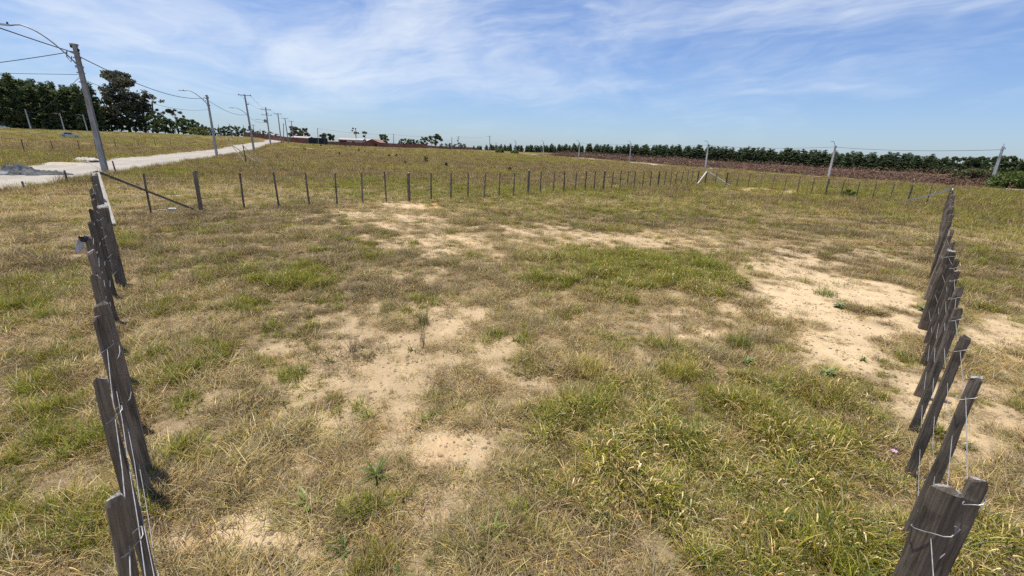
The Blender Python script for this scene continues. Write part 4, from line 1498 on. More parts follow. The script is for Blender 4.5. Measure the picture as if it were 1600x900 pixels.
brd = [tree_meshes('broadleaf', *broad_parts(320 + i, 10, 4.2, BROAD, 34, .42, .12, 46, .8), M_bark) for i in range(3)]
for i, (u, Y, s) in enumerate(((146, 262, 1.35), (155, 258, 1.5), (165, 262, 1.4), (176, 256, 1.15), (190, 256, .95), (212, 258, 1.0), (232, 262, .95), (244, 258, 1.05), (258, 268, 1.0), (268, 268, .95), (286, 272, 1.05), (296, 276, 1.0), (304, 282, .9), (312, 290, .8), (320, 300, .65), (328, 310, .55), (336, 320, .6), (345, 330, .7), (352, 330, .75), (362, 335, .8), (372, 335, .85), (382, 340, .75), (392, 345, .7), (402, 345, .6), (412, 350, .6), (422, 350, .55), (432, 355, .5))):
    tree('broadleaf_tree', brd[i % 3], ray(u, 207, Y), Y, 'low rounded tree in the dark belt between the big tree and the road poles', 'low trees of the left belt', s * rngt.uniform(.92, 1.08), rngt.uniform(0, 6))
fol, b = broad_parts(340, 4.2, 5.5, [(.13, .145, .045), (.16, .165, .05)], 30, .4, .05, 46, .6)
tree('bush', tree_meshes('bush', fol, b, M_bark), ray(312, 212, 250), 250, 'pale green low bushes at the right end of the left wood', None, 1.0, 0, 'bush')

# far pine line to the right
pinesR = []
for i in range(5):
    fol, b = pine_parts(240 + i, 13, .05, .62)
    V, F, t = fol
    bv = np.array(b.v); bf = [f for f in b.f]
    me = bpy.data.meshes.new('far_pine')
    vs = V.tolist() + bv.tolist()
    fs = F.tolist() + [tuple(k + len(V) for k in f) for f in bf]
    me.from_pydata(vs, [], fs)
    at_ = me.attributes.new('tint', 'FLOAT_COLOR', 'POINT')
    cc = np.ones((len(vs), 4), np.float32); cc[:len(V), :3] = t * np.array([.95, .98, 1.2]); cc[len(V):, :3] = (.12, .09, .07)  # slight distance haze put into the foliage colour as a bluer tint
    at_.data.foreach_set('color', cc.ravel())
    me.materials.append(M_leaf)
    pinesR.append(me)
prof = [(740, 400, .38), (760, 395, .52), (800, 385, .60), (850, 372, .68), (900, 358, .76), (1000, 338, .88), (1100, 330, 1.0), (1200, 322, 1.05), (1350, 284, 1.0), (1440, 256, .95), (1520, 236, .85), (1610, 226, .80), (1680, 222, .8)]
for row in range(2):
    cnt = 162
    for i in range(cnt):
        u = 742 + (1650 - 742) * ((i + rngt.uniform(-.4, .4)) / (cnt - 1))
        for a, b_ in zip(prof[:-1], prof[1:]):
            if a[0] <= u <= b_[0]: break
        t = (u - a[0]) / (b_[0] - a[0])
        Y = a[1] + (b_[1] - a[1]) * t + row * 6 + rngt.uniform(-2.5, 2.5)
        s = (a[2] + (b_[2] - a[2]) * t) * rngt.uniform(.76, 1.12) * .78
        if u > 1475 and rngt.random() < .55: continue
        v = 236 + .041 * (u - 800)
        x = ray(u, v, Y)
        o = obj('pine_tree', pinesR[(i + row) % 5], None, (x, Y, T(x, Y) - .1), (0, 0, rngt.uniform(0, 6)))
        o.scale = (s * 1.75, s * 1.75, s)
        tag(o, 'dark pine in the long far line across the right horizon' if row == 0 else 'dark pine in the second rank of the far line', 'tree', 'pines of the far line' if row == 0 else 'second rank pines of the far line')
for i, (u, Y, s) in enumerate(((1470, 226, .8), (1488, 220, .85), (1502, 222, .9), (1516, 216, .85), (1530, 214, .9), (1545, 212, .92), (1560, 205, .95), (1574, 202, .95), (1588, 200, .8), (1604, 196, .75), (1624, 190, .8), (1650, 186, .8))):
    x = ray(u, 266, Y)
    tree('broadleaf_tree', brd[i % 3], x, Y, 'rounded dark tree in the belt behind the rightmost pole', 'rounded trees of the right belt', s * 1.05, rngt.uniform(0, 6))
# single trees on the skyline
for u, Y, h, w, lb, sd in ((600, 300, 8.5, 4.2, 'dark round tree standing right of the houses', 1), (680, 380, 12, 6.0, 'larger of the pair of round far trees behind the skyline poles', 2), (664, 385, 10, 4.0, 'smaller tree left of the larger round far tree', 3),
                          (463, 330, 9.5, 5.5, 'grey green tree behind the last road poles', 4), (478, 300, 7.5, 3.8, 'tree just left of the black shed', 5), (512, 310, 5.5, 5.0, 'low tree behind the black shed roof', 6)):
    fol, b = broad_parts(400 + sd, h, w, EUC if sd in (4, 5) else BROAD, 26, w * .10, .25, 60, .75)
    tree('broadleaf_tree', tree_meshes('skyline_tree', fol, b, M_bark), ray(u, 228, Y), Y, lb, 'single trees on the skyline')
for u, Y, h, lb, sd in ((557, 330, 13, 'tall thin sparse tree behind the houses', 1), (571, 320, 10, 'shorter sparse tree above the red gable', 2)):
    fol, b = broad_parts(420 + sd, h, 2.6, EUC, 8, .4, .6, 40, .9)
    tree('sparse_tree', tree_meshes('sparse_tree', fol, b, M_bark), ray(u, 228, Y), Y, lb, 'single trees on the skyline')
for i, u in enumerate(range(628, 660, 6)):
    Y = 395
    tree('broadleaf_tree', brd[i % 3], ray(u, 229, Y), Y, 'low dark trees beyond the red wall', 'low trees beyond the red wall', rngt.uniform(.55, .8), i * 1.3)
for i, u in enumerate(range(690, 730, 7)):
    tree('broadleaf_tree', brd[i % 3], ray(u, 232, 400), 400, 'low dark tree between the transformer pole and the far pines', 'low trees near the skyline transformer', rngt.uniform(.45, .65), i * 1.7)

# shrubs
def shrub(name, x, y, h, w, cols, label, seed, nb=26, leaf=.09, per=60, group=None):
    fol, b = broad_parts(seed, h, w, cols, nb, leaf, .08, per, .8)
    return tree(name, tree_meshes(name, fol, b, M_bark), x, y, label, group, cat='shrub')


LG = [(.12, .16, .03), (.09, .13, .03), (.16, .19, .045)]
shrub('shrub', ray(1590, 292, 80), 80, 3.6, 4.0, LG, 'large leafy green shrub at the right edge beside the leaning pole', 500, 50, .22, 110)
shrub('shrub', ray(1640, 292, 82), 82, 4.2, 3.6, LG, 'green shrub half out of frame at the right edge', 501, 40, .22, 90)
shrub('shrub', ray(1528, 275, 120), 120, 3.6, 4.2, [(.13, .14, .05), (.16, .165, .06)], 'pale olive shrub behind the end of the brown brush', 502, 36, .26, 70)
shrub('shrub', ray(1506, 275, 128), 128, 3.0, 3.4, [(.13, .14, .05), (.16, .165, .06)], 'lower olive shrub left of the rightmost pole', 503, 30, .26, 70)
shrub('shrub', ray(781, 238, 268), 268, 3.0, 2.8, LG, 'bright round green bush on the plain between two short poles', 504, 26, .3, 60)
shrub('shrub', ray(805, 240, 290), 290, 2.0, 3.2, LG, 'low bright bush round the foot of a small pale pole', 505, 22, .3, 50)
shrub('shrub', 28.0, 36.6, .62, .5, [(.10, .14, .03), (.13, .17, .035)], 'dark green bush behind the far right fence stakes', 506, 18, .08, 60)
DK = [(.07, .09, .025), (.10, .12, .035)]
for i, (u, v, s) in enumerate(((665, 251, .9), (620, 244, .7), (608, 245, .7), (476, 236, .9), (540, 231, 1.1), (547, 233, 1.0), (561, 238, .8), (502, 231, .8), (490, 233, .6), (358, 226, 1.0), (633, 253, .5), (642, 228.5, .0), (697, 257, .5), (763, 235, .0), (796, 263, .6), (530, 241, .6), (570, 239, .5), (1300, 325, .0))):
    if s == 0: continue
    dx, dy = u - 800, v - 450
    b_ = dx * math.sin(ROLL) - dy * math.cos(ROLL)
    el = (b_ * math.cos(PITCH) - 660 * math.sin(PITCH)) / (b_ * math.sin(PITCH) + 660 * math.cos(PITCH))
    Y = min((EYE - .35) / max(-el, .011), 170)
    shrub('sapling', ray(u, v, Y), Y, 1.15 * s, .42 * s, DK, 'small dark pine sapling dotted on the plain beyond the fence', 520 + i, 12, .11, 40, 'saplings on the plain')

# ------------------------------------------------------------------ cleared brush between track and pines
def slash():
    rng = np.random.default_rng(77)
    N = 46000
    L = rng.uniform(-30, 250, N)
    S = 5.5 + 4 * fbm(L, L * .3, .16, 3, 88) + 102 * rng.uniform(0, 1, N) ** 1.6 * np.clip(1.0 - (L - 60) / 500, .5, 1)
    x = RD2_P[0] + RD2_D[0] * L + RD2_N[0] * S
    y = RD2_P[1] + RD2_D[1] * L + RD2_N[1] * S
    ok = ((x > 22) & (L > 6) & (fbm(x, y, .05, 2, 83) > .30))
    x, y, S = x[ok], y[ok], S[ok]
    n = len(x)
    row = np.sin(S * .55 + fbm(x, y, .04, 2, 81) * 5)
    hgt = .45 + 2.0 * sst(row, -.1, .9) * fbm(x, y, .09, 3, 82) * 1.6
    z = terrain(x, y) + rng.uniform(-.05, 1, n) * hgt
    az = rng.uniform(0, 6.283, n); el = np.radians(rng.normal(8, 24, n))
    ln = rng.uniform(.4, 1.6, n)
    d = np.stack([np.cos(az) * np.cos(el), np.sin(az) * np.cos(el), np.sin(el)], 1) * ln[:, None]
    w = rng.uniform(.04, .13, n)[:, None]
    sd = np.cross(d, rng.normal(0, 1, (n, 3))); sd /= np.linalg.norm(sd, axis=1, keepdims=True)
    sd2 = np.cross(d, sd); sd2 /= np.linalg.norm(sd2, axis=1, keepdims=True)
    p = np.stack([x, y, z], 1)
    V = np.stack([p + sd * w, p - sd * w * .5 + sd2 * w * .8, p - sd * w * .5 - sd2 * w * .8, p + d], 1).reshape(-1, 3)
    F = (np.array([(0, 1, 3), (1, 2, 3), (2, 0, 3)])[None] + (np.arange(n) * 4)[:, None, None]).reshape(-1, 3)
    cols = np.array([(.15, .080, .052), (.105, .056, .038), (.19, .112, .075), (.26, .19, .135), (.07, .04, .03)])
    t = np.repeat(cols[rng.choice(5, n, p=[.34, .28, .2, .08, .10])] * rng.uniform(.75, 1.25, (n, 1)), 4, 0)
    o = obj('brush_debris', np_mesh('brush_debris', V, F, M_brush, t))
    tag(o, 'reddish brown cut branches heaped in rows before the far pines', 'brush', None, 'stuff')
    # needle bed on the ground beneath
    def tint(x, y):
        return np.array([.13, .075, .050]) * (1 + .5 * (fbm(x, y, .3, 3, 85) - .5)[:, None])
    strip('cleared_ground', RD2_P, RD2_D, RD2_N, 8.5, 104, 8, 245, 130, 50, .16, tint, 'brown cleared ground under the heaped branches')


slash()

# ------------------------------------------------------------------ wall and houses far behind
def wall_run(u0, Y0, u1, Y1, h, label, npan):
    a = Vector((ray(u0, 226, Y0), Y0)); b = Vector((ray(u1, 230, Y1), Y1))
    root = empty('boundary_wall', (a.x, a.y, T(a.x, a.y)))
    tag(root, label, 'wall')
    for i in range(npan):
        p, q = a.lerp(b, i / npan), a.lerp(b, (i + 1) / npan)
        m = (p + q) / 2
        L = (q - p).length
        ang = math.atan2(q.y - p.y, q.x - p.x)
        z = T(m.x, m.y) - root.location.z
        bm = MB()
        for k in range(4):
            bm.box((0, .0, h * (k + .5) / 4), (L - .12, .06, h / 4 - .02))
        bm.build('panel', M_brick, root, (m.x - a.x, m.y - a.y, z - .05), (0, 0, ang))
        MB().box((0, 0, h / 2), (.14, .16, h + .1)).build('pillar', M_brick, root, (p.x - a.x, p.y - a.y, z), (0, 0, ang))


wall_run(384, 262, 486, 236, 2.6, 'dull red precast wall behind the road poles', 22)
wall_run(512, 236, 574, 262, 2.2, 'red brown wall in front of the pale low house', 10)
wall_run(574, 262, 668, 318, 2.7, 'long dull red precast wall right of the gabled house', 24)
wall_run(668, 318, 745, 372, 2.0, 'lower far end of the red wall towards the transformer pole', 14)

sx = ray(498, 227, 236)
sh = empty('shed', (sx, 236, T(sx, 236)), -.15)
tag(sh, 'black sheeted shed beside the end of the red wall', 'shed')
for i in range(5):
    MB().box((-3.6 + 1.8 * i, -1.5 + .04 * (i % 2), 1.75), (1.78, .06, 3.5)).build('sheet_panel', M_net, sh)
MB().box((-4.5, 0, 1.75), (.06, 3.0, 3.5)).build('side_panel', M_net, sh)
MB().box((4.5, 0, 1.75), (.06, 3.0, 3.5)).build('side_panel', M_net, sh)
MB().box((0, 1.5, 1.75), (8.9, .06, 3.5)).build('back_panel', M_net, sh)
MB().box((0, 0, 3.56), (9.3, 3.4, .10)).build('roof', M_steel, sh)
for x in (-4.5, 0, 4.5): MB().box((x, -1.62, 1.7), (.14, .12, 3.4)).build('post', M_wood, sh)

def house(u, Y, wdt, dep, h, rise, label, wallm, roofm, rz, seed, gable='x', openings=()):
    x = ray(u, 228, Y)
    root = empty('house', (x, Y, T(x, Y) - .1), rz)
    tag(root, label, 'house')
    t = .2
    # front wall with real openings
    fr_ = MB(); x0 = -wdt / 2
    for (ox, ow, oz, oh, kind) in sorted(openings):
        fr_.box(((x0 + ox) / 2, -dep / 2, h / 2), (ox - x0, t, h))
        if oz > 0: fr_.box((ox + ow / 2, -dep / 2, oz / 2), (ow, t, oz))
        fr_.box((ox + ow / 2, -dep / 2, (oz + oh + h) / 2), (ow, t, h - oz - oh))
        nm = MB().box((ox + ow / 2, -dep / 2 + .06, oz + oh / 2), (ow - .04, .05, oh - .04)).build('door' if kind == 'd' else 'window', M_void, root)
        MB().box((ox + ow / 2, -dep / 2 - .11, oz + oh + .04), (ow + .2, .10, .08)).build('lintel', M_render, nm)
        x0 = ox + ow
    fr_.box(((x0 + wdt / 2) / 2, -dep / 2, h / 2), (wdt / 2 - x0, t, h))
    fr_.build('front_wall', wallm, root)
    for sx_ in (-1, 1):
        MB().box((sx_ * (wdt / 2 - t / 2), 0.11, h / 2), (t - .005, dep - .02, h)).build('side_wall', wallm, root)
    MB().box((0, dep / 2 + .12, h / 2), (wdt, t, h)).build('rear_wall', wallm, root)
    ov = .5
    if gable == 'x':   # ridge along x
        for s in (-1, 1):
            vs = [(-wdt / 2 - ov, s * (dep / 2 + ov), h - .1), (wdt / 2 + ov, s * (dep / 2 + ov), h - .1), (wdt / 2 + ov, 0, h + rise), (-wdt / 2 - ov, 0, h + rise)]
            MB().add(vs + [(a, b, c + .14) for a, b, c in vs], [(0, 1, 2, 3), (7, 6, 5, 4), (0, 4, 5, 1), (1, 5, 6, 2), (2, 6, 7, 3), (3, 7, 4, 0)]).build('roof_slope', roofm, root)
    else:
        for s in (-1, 1):
            vs = [(s * (wdt / 2 + ov), -dep / 2 - ov, h - .1), (s * (wdt / 2 + ov), dep / 2 + ov, h - .1), (0, dep / 2 + ov, h + rise), (0, -dep / 2 - ov, h + rise)]
            MB().add(vs + [(a, b, c + .14) for a, b, c in vs], [(0, 1, 2, 3), (7, 6, 5, 4), (0, 4, 5, 1), (1, 5, 6, 2), (2, 6, 7, 3), (3, 7, 4, 0)]).build('roof_slope', roofm, root)
        for s in (-1, 1):
            yy = s * (dep / 2 - .05)
            MB().add([(-wdt / 2, yy, h), (wdt / 2, yy, h), (0, yy, h + rise - .05), (-wdt / 2, yy + .15, h), (wdt / 2, yy + .15, h), (0, yy + .15, h + rise - .05)],
                     [(0, 1, 2), (5, 4, 3), (0, 3, 4, 1), (1, 4, 5, 2), (2, 5, 3, 0)]).build('gable', wallm, root)
    return root


house(551, 275, 14, 9, 3.3, .8, 'long low pale roofed house with dark openings behind the red wall', M_render, M_roofp, .1, 1, 'x', ((-6.5, 4.5, .4, 2.4, 'w'), (1.0, 1.6, .9, 1.6, 'w')))
house(574, 284, 9, 10, 3.2, 1.4, 'house with pale pink roof slope left of the gabled house', M_render, M_roofp, .05, 2, 'x', ((-3.0, 1.6, .9, 1.5, 'w'), (1.5, 1.4, .9, 1.5, 'w')))
house(587, 272, 8.5, 9, 2.7, 1.7, 'red brick gabled house at the right end of the houses', M_brick, M_rooft, -.1, 3, 'y', ((-2.6, 1.3, .9, 1.2, 'w'), (1.6, 1.3, .9, 1.2, 'w')))
house(474, 252, 9, 7, 2.6, .7, 'white roofed low house behind the red wall and last road poles', M_render, M_roofp, .1, 4, 'x', ((-3.0, 1.6, .9, 1.2, 'w'),))

# ------------------------------------------------------------------ cars in the field
def car(x, y, rz, paint, label):
    root = empty('car', (x, y, T(x, y) - .06), rz)
    tag(root, label, 'car', 'cars parked across the left field')
    w = .86
    def loft(prof, wb, wt, zsplit):
        vs, fs = [], []
        n_ = len(prof)
        for s in (-1, 1):
            for px, pz in prof:
                q = wb if pz < zsplit else wt
                vs.append((px, s * q, pz))
        for k in range(n_): fs.append((k, (k + 1) % n_, n_ + (k + 1) % n_, n_ + k))
        fs += [tuple(range(n_ - 1, -1, -1)), tuple(range(n_, 2 * n_))]
        return MB().add(vs, fs)
    body = [(-2.1, .35), (-1.75, .28), (1.75, .28), (2.1, .38), (2.12, .62), (1.95, .78), (1.0, .92), (-1.4, .95), (-2.05, .90), (-2.15, .65)]
    loft(body, w, w * .98, .8).build('body', paint, root)
    cab = [(-1.55, .94), (.95, .91), (.35, 1.40), (-.1, 1.46), (-.75, 1.46), (-1.15, 1.40)]
    loft(cab, w * .95, w * .78, 1.2).build('cabin', paint, root)
    for s in (-1, 1):
        for px in ((-1.2, -.42), (-.36, .62)):
            a, b_ = px
            z0, z1 = .97, 1.36
            k = .32 if b_ > 0 else 0
            vs = [(a, s * (w * .955), z0), (b_, s * (w * .955), z0), (b_ - k, s * (w * .815), z1), (a + (.12 if a < -1 else 0), s * (w * .815), z1)]
            vs = [(q[0], q[1] + s * .012, q[2]) for q in vs] + [(q[0], q[1] - s * .03, q[2]) for q in vs]
            MB().add(vs, [(0, 1, 2, 3), (7, 6, 5, 4), (0, 4, 5, 1), (1, 5, 6, 2), (2, 6, 7, 3), (3, 7, 4, 0)]).build('side_window', M_glass, root)
        for px in (-1.3, 1.3):
            wh = MB().tube([(px, s * (w + .02), .31), (px, s * (w - .18), .31)], .31, 14).build('wheel', M_tyre, root)
            MB().tube([(px, s * (w + .028), .31), (px, s * (w - .05), .31)], .18, 10).build('rim', M_steel, wh)
    for p0, p1, q0, q1, nm in (((.98, .93), (.38, 1.38), .8, .66, 'windscreen'), ((-1.57, .96), (-1.17, 1.38), .8, .66, 'rear_window')):
        sgn = 1 if nm == 'windscreen' else -1
        vs = [(p0[0] + .02 * sgn, -q0, p0[1]), (p0[0] + .02 * sgn, q0, p0[1]), (p1[0] + .02 * sgn, q1, p1[1]), (p1[0] + .02 * sgn, -q1, p1[1])]
        vs = vs + [(a - .05 * sgn, b_, c) for a, b_, c in vs]
        MB().add(vs, [(0, 1, 2, 3), (7, 6, 5, 4), (0, 4, 5, 1), (1, 5, 6, 2), (2, 6, 7, 3), (3, 7, 4, 0)]).build(nm, M_glass, root)
    return root


Yc = 128
car(ray(109, 209, Yc), Yc, .75, M_cars, 'silver car half hidden in grass beyond the dirt road')
Yc = 196
car(ray(5, 202, Yc), Yc, .9, M_carw, 'white car at the left edge before the pine wood')

# ------------------------------------------------------------------ tarpaulin heap, sand heaps, litter
def heap(name, x, y, sx_, sy_, h, rz, m, label, cat, seed, rough=.35, nu=34, nv=14, ridge=0.0):
    rng = np.random.default_rng(seed)
    U, Vv = np.meshgrid(np.linspace(-1, 1, nu), np.linspace(-1, 1, nv), indexing='ij')
    d = np.sqrt(U * U + Vv * Vv)
    z = np.clip(1 - d ** 1.6, -.06, 1)
    f1 = fbm(U * 3 + seed, Vv * 3, 1.2, 4, seed); f2 = np.abs(fbm(U * 2.6 + Vv * 2, Vv * 3 - U, 1.6, 4, seed + 3) - .5)
    z = z * (1 - rough + rough * 2 * f1) - ridge * f2 * np.clip(1 - d, 0, 1) * 2
    rg = 1 + .35 * (fbm(U * 2, Vv * 2, 1.1, 3, seed + 9) - .5)
    V = np.stack([U * sx_ * rg, Vv * sy_ * rg, np.maximum(z, -.06) * h], -1).reshape(-1, 3)
    i, j = np.meshgrid(np.arange(nu - 1), np.arange(nv - 1), indexing='ij')
    F = np.stack([i * nv + j, (i + 1) * nv + j, (i + 1) * nv + j + 1, i * nv + j + 1], -1).reshape(-1, 4)
    o = obj(name, np_mesh(name, V, F, m, None, True), None, (x, y, T(x, y) - .03), (0, 0, rz))
    return tag(o, label, cat) if label else o


tp = empty('tarpaulin', (-30.6, 26.3, T(-30.6, 26.3) - .02), .62)
tag(tp, 'crumpled dark grey tarpaulin lying in a heap on the dirt road', 'tarpaulin')
for nm, x, y, a, b_, h, m, sd in (('folded_sheet', 0.1, 0, 1.35, .7, .62, M_tarp, 7), ('sheet_tail', -1.5, -.25, 1.3, .5, .26, M_tarp, 8), ('sheet_tail', 1.5, -.35, 1.0, .42, .26, M_tarp, 9), ('sheet_edge', -.5, -.55, 1.5, .32, .28, M_tarp2, 10), ('folded_sheet', .35, -.35, .7, .35, .40, M_tarp, 12)):
    o = heap(nm, 0, 0, a, b_, h, .2 * (sd - 8), m, None, None, sd, .45, 40, 20, .9)
    o.parent = tp; o.location = (x, y, 0)
heap('sand_heap', -37.6, 35.9, 2.0, .6, .22, .8, M_sand, 'low pale sand heap on the far edge of the dirt road', 'sand heap', 21)
hb = empty('rubble_heap', (-40.3, 41.0, T(-40.3, 41.0)))
tag(hb, 'small heap of pale rubble and sacks on the far road edge', 'rubble')
o = heap('rubble_base', 0, 0, 1.2, .7, .36, .5, M_sand, None, None, 23); o.parent = hb; o.location = (0, 0, 0)
for i in range(5):
    o = heap('sack', 0, 0, .36, .22, .22, i * 1.1, M_render, None, None, 30 + i, .3, 14, 10); o.parent = hb; o.location = (-.7 + .36 * i, -.2 + .12 * (i % 2), .16)


def block(name, x, y, s, rz, m, label, cat, tilt=.05):
    bm = MB()
    a, b_, c = [k / 2 for k in s]
    e = min(s) * .12
    rr = random.Random(int(abs(x) * 100))
    vs, fs = [], []
    for z, q in ((-c, 1), (c - e, 1), (c, 1 - e / max(a, .01))):
        for px, py in ((-a, -b_ + e), (-a + e, -b_), (a - e, -b_), (a, -b_ + e), (a, b_ - e), (a - e, b_), (-a + e, b_), (-a, b_ - e)):
            vs.append((px * q + rr.uniform(-.006, .006), py * q + rr.uniform(-.006, .006), z + rr.uniform(-.005, .005)))
    for i in range(2):
        for k in range(8): fs.append((i * 8 + k, i * 8 + (k + 1) % 8, i * 8 + 8 + (k + 1) % 8, i * 8 + 8 + k))
    fs.append(tuple(16 + k for k in range(8)))
    bm.add(vs, fs)
    o = bm.build(name, m, None, (x, y, T(x, y) + c + .01), (tilt, tilt * .4, rz))
    return tag(o, label, cat)


block('concrete_block', -11.98, 14.75, (.22, .12, .10), .5, M_white, 'small pale block lying under the corner brace', 'block')
block('wood_offcut', -12.35, 14.72, (.24, .06, .04), .9, M_pale, 'thin pale offcut lying left of the block under the brace', 'offcut')
block('wood_offcut', -14.55, 18.6, (.5, .10, .06), .3, M_pale, 'pale scrap in the grass behind the corner brace', 'offcut')
block('stone', ray(1592, 305, 70), 70, (3.2, 1.4, .45), -.5, M_conc2, 'pale slab of rubble below the large green shrub', 'rubble', .02)
block('paper_scrap', -4.72, 4.15 - .3, (.05, .035, .012), .3, M_white, 'tiny white scrap in the grass left of the fence', 'litter')
block('broken_panel', 58, 130, (2.6, .9, .4), .4, M_conc2, 'pale slab lying before the brown brush', 'rubble', .02)

# torn bag on a fence stake
bg = empty('torn_bag', (-4.86, 4.66, T(-4.86, 4.66) + 1.29))
tag(bg, 'torn black and white plastic bag snagged on top of a left fence stake', 'bag')
vs, fs = [], []
rr = random.Random(9)
for i in range(7):
    for k in range(12):
        t = 2 * math.pi * k / 12
        q = .043 + .007 * math.sin(3 * t + i) + rr.uniform(-.006, .006)
        vs.append((q * math.cos(t), q * math.sin(t), .13 - .008 * i + .010 * math.sin(2 * t)))
for i in range(6):
    for k in range(12): fs.append((i * 12 + k, i * 12 + (k + 1) % 12, i * 12 + 12 + (k + 1) % 12, i * 12 + 12 + k))
MB().add(vs, fs).build('black_collar', M_plk, bg, smooth=True)
vs, fs = [], []
for i in range(10):
    for k in range(6):
        a = -.052 - .004 * i + .010 * math.sin(i * .9 + k)
        vs.append((a - .01 + .004 * k, -.040 + .015 * k + .006 * math.sin(i * 1.3), .10 - .017 * i + .012 * math.sin(k * 2 + i)))
for i in range(9):
    for k in range(5): fs.append((i * 6 + k, i * 6 + k + 1, i * 6 + 7 + k, i * 6 + 6 + k))
fl_ = MB().add(vs, fs).build('white_flap', M_plw, bg, smooth=True)
sd_ = fl_.modifiers.new('thick', 'SOLIDIFY'); sd_.thickness = .003

# ------------------------------------------------------------------ single weeds and tufts that stand out
def weed(name, x, y, parts, label, cat, group, rz=0.0):
    root = empty(name, (x, y, T(x, y) - .004), rz)
    tag(root, label, cat, group)
    for nm, (v, f, t) in parts:
        obj(nm, np_mesh(name + '_' + nm, v, f, M_weed, t), root)
    return root


def rosette(seed, n, L, w, col_, a0=(35, 80), curl=(5, 35)):
    r = np.random.default_rng(seed)
    out = []
    for i in range(n):
        v, f, t = blades(r, 1, .004, L, a0, curl, w, [(col_, 1)], 5)
        out.append(('leaf', (v, f, t)))
    return out


def broadleaf(seed, n, L, w, col_, z=(0, .02), an_=(25, 78)):
    """rosette of strap leaves with a belly"""
    r = np.random.default_rng(seed)
    out = []
    for i in range(n):
        az = 2 * math.pi * i / n + r.uniform(-.35, .35); ln = r.uniform(*L); a = math.radians(r.uniform(*an_)); cu = math.radians(r.uniform(5, 45)); wd = r.uniform(*w)
        p = np.zeros(3); p[2] = r.uniform(*z)
        V = []
        for k in range(7):
            t = k / 6
            ww = wd * (math.sin(math.pi * min(1, .12 + .85 * t)) ** .7) * .5
            sd = np.array([-math.sin(az), math.cos(az), 0])
            V += [p - sd * ww + np.array([0, 0, ww * .3]), p, p + sd * ww + np.array([0, 0, ww * .3])]
            an = a + cu * t
            p = p + np.array([math.sin(an) * math.cos(az), math.sin(an) * math.sin(az), math.cos(an)]) * ln / 6
            p[2] = max(p[2], .008)
        F = []
        for k in range(6):
            for q in (0, 1):
                a_, b_, c_, d_ = 3 * k + q, 3 * k + q + 1, 3 * k + q + 4, 3 * k + q + 3
                F += [(a_, b_, c_), (a_, c_, d_)]
        V = np.array(V)
        out.append(('leaf', (V, np.array(F), np.tile(np.array(col_) * r.uniform(.8, 1.2), (len(V), 1)))))
    return out


BG = (.20, .27, .045); DG = (.085, .135, .03); GG = (.17, .20, .09)
WG = 'broad leaved weeds in the lot'
weed('rosette_weed', -.07, 2.23, broadleaf(1, 17, (.08, .15), (.012, .019), BG), 'bright green strap leaf rosette at the bottom centre', 'weed', WG)
weed('rosette_weed', -1.42, 2.43, broadleaf(2, 8, (.10, .17), (.022, .032), (.22, .27, .06)), 'pale green broad leaved rosette above the near bare sand', 'weed', WG)
weed('rosette_weed', -1.02, 2.72, broadleaf(3, 16, (.10, .20), (.012, .018), (.12, .165, .03)), 'dark green clump of upright strap leaves behind the near rosettes', 'weed', WG)
weed('rosette_weed', -1.02, 2.05, broadleaf(5, 9, (.07, .12), (.010, .016), DG), 'small dark green tuft right of the near bare sand', 'weed', WG)
weed('rosette_weed', -.62, 1.88, broadleaf(6, 8, (.07, .13), (.010, .015), (.13, .19, .04)), 'small green star of leaves at the bottom edge left of centre', 'weed', WG)
weed('rosette_weed', -.80, 3.48, broadleaf(7, 7, (.05, .09), (.018, .028), BG), 'little light green leaves on bare soil in mid foreground', 'weed', WG)
for i, (x, y, n_, L_, c_, lb) in enumerate(((4.91, 8.58, 26, .26, (.17, .20, .06), 'blue green leafy weed at the right tip of the green mound'), (5.97, 7.29, 24, .22, GG, 'grey green thistle like weed on the bare sand'),
                                           (3.95, 4.72, 26, .26, (.16, .20, .06), 'blue green weed near the second row of right stakes'), (3.10, 4.98, 22, .24, (.15, .19, .06), 'blue green weed at the top edge of the tall grass'), (7.5, 7.3, 16, .2, GG, 'grey green weed outside the right fence'))):
    weed('leafy_weed', x, y, broadleaf(40 + i, n_ + 14, (L_ * .25, L_ * .55), (.025, .045), tuple(q * 1.35 for q in c_), (0, .07), (45, 88)), lb, 'weed', WG, i)
r_ = np.random.default_rng(4)


def tuft(x, y, n_, rad, L_, cols, label, sd, a0=(3, 55), wid=(.004, .007), cat='grass tuft', grp='grass tufts that stand out'):
    r = np.random.default_rng(sd)
    v, f, t = blades(r, n_, rad, L_, a0, (15, 70), wid, cols, 4)
    o = obj('grass_tuft', np_mesh('grass_tuft', v, f, M_weed, t), None, (x, y, T(x, y) - .006))
    tag(o, label, cat, grp)


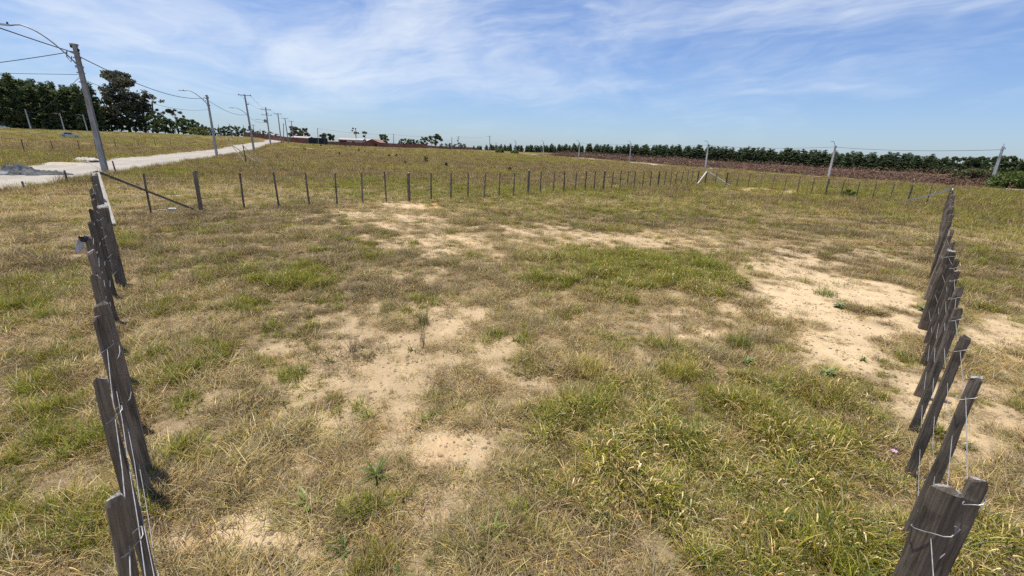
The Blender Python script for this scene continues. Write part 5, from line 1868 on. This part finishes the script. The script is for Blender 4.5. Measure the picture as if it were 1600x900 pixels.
TG = [(GRN, 4), (DGRN, 4), (YGRN, 1)]
tuft(3.27, 5.52, 330, .17, (.16, .30), TG, 'dense dark green tuft alone at the edge of the bare sand', 1)
tuft(6.3, 8.1, 240, .22, (.12, .24), TG, 'green tuft on the bare sand before the right thick post', 2)
tuft(-2.42, 4.2, 260, .16, (.12, .22), [(GRN, 4), (YGRN, 2), (DGRN, 2)], 'soft light green tuft inside the left fence', 3)
tuft(3.72, 5.75, 260, .20, (.14, .32), [(GREYS, 4), (BRN, 2), (OLIVE, 3)], 'grey brown dry tuft right of the dark green tuft', 4, (5, 70), (.003, .005))
tuft(3.66, 4.55, 260, .20, (.14, .32), [(GREYS, 4), (BRN, 2), (OLIVE, 3)], 'dry brown tuft at the sand edge above the tall grass', 5, (5, 70), (.003, .005))
tuft(4.35, 6.25, 200, .15, (.12, .25), [(OLIVE, 4), (STRAW, 2), (BRN, 2)], 'olive and straw tuft in the middle of the bare sand', 6, (5, 60), (.003, .005))
tuft(2.05, 4.55, 320, .22, (.2, .38), [(YGRN, 5), (GRN, 3), (STRAW, 1)], 'bright yellow green tuft at the left tip of the tall grass', 7)
tuft(.95, 4.5, 300, .2, (.16, .32), [(YGRN, 3), (STRAW, 4), (OLIVE, 2)], 'straw and green tuft left of the yellow green tuft', 8)
tuft(-1.16, 5.05, 16, .035, (.25, .58), [(BRN, 4), (GREYS, 3)], 'single dark brown dead stalk bundle standing in the middle', 9, (0, 10), (.004, .006))
tuft(-1.28, 5.75, 90, .08, (.2, .36), [(OLIVE, 3), (DGRN, 2), (GREYS, 1)], 'olive tuft just behind the dead stalk bundle', 10, (2, 35))
tuft(-2.0, 4.85, 30, .05, (.22, .42), [(BRN, 3), (GREYS, 2)], 'thin leaning dead stalks left of the stalk bundle', 11, (5, 30))
# lilac flower
fx, fy = 3.29, 3.03
fw_ = empty('flower', (fx, fy, T(fx, fy)))
fw_.scale = (.7, .7, .8)
tag(fw_, 'small lilac flower in the grass near the right fence', 'flower')
MB().tube([(0, 0, 0), (.01, .005, .14), (.02, 0, .27)], [.003, .003, .002], 5).build('stem', M_weed, fw_)
for i in range(7):
    t = 2 * math.pi * i / 7
    MB().add([(.02, 0, .27), (.02 + .03 * math.cos(t - .35), .03 * math.sin(t - .35), .285), (.02 + .042 * math.cos(t), .042 * math.sin(t), .275), (.02 + .03 * math.cos(t + .35), .03 * math.sin(t + .35), .285)], [(0, 1, 2, 3)]).build('petal', M_lilac, fw_)
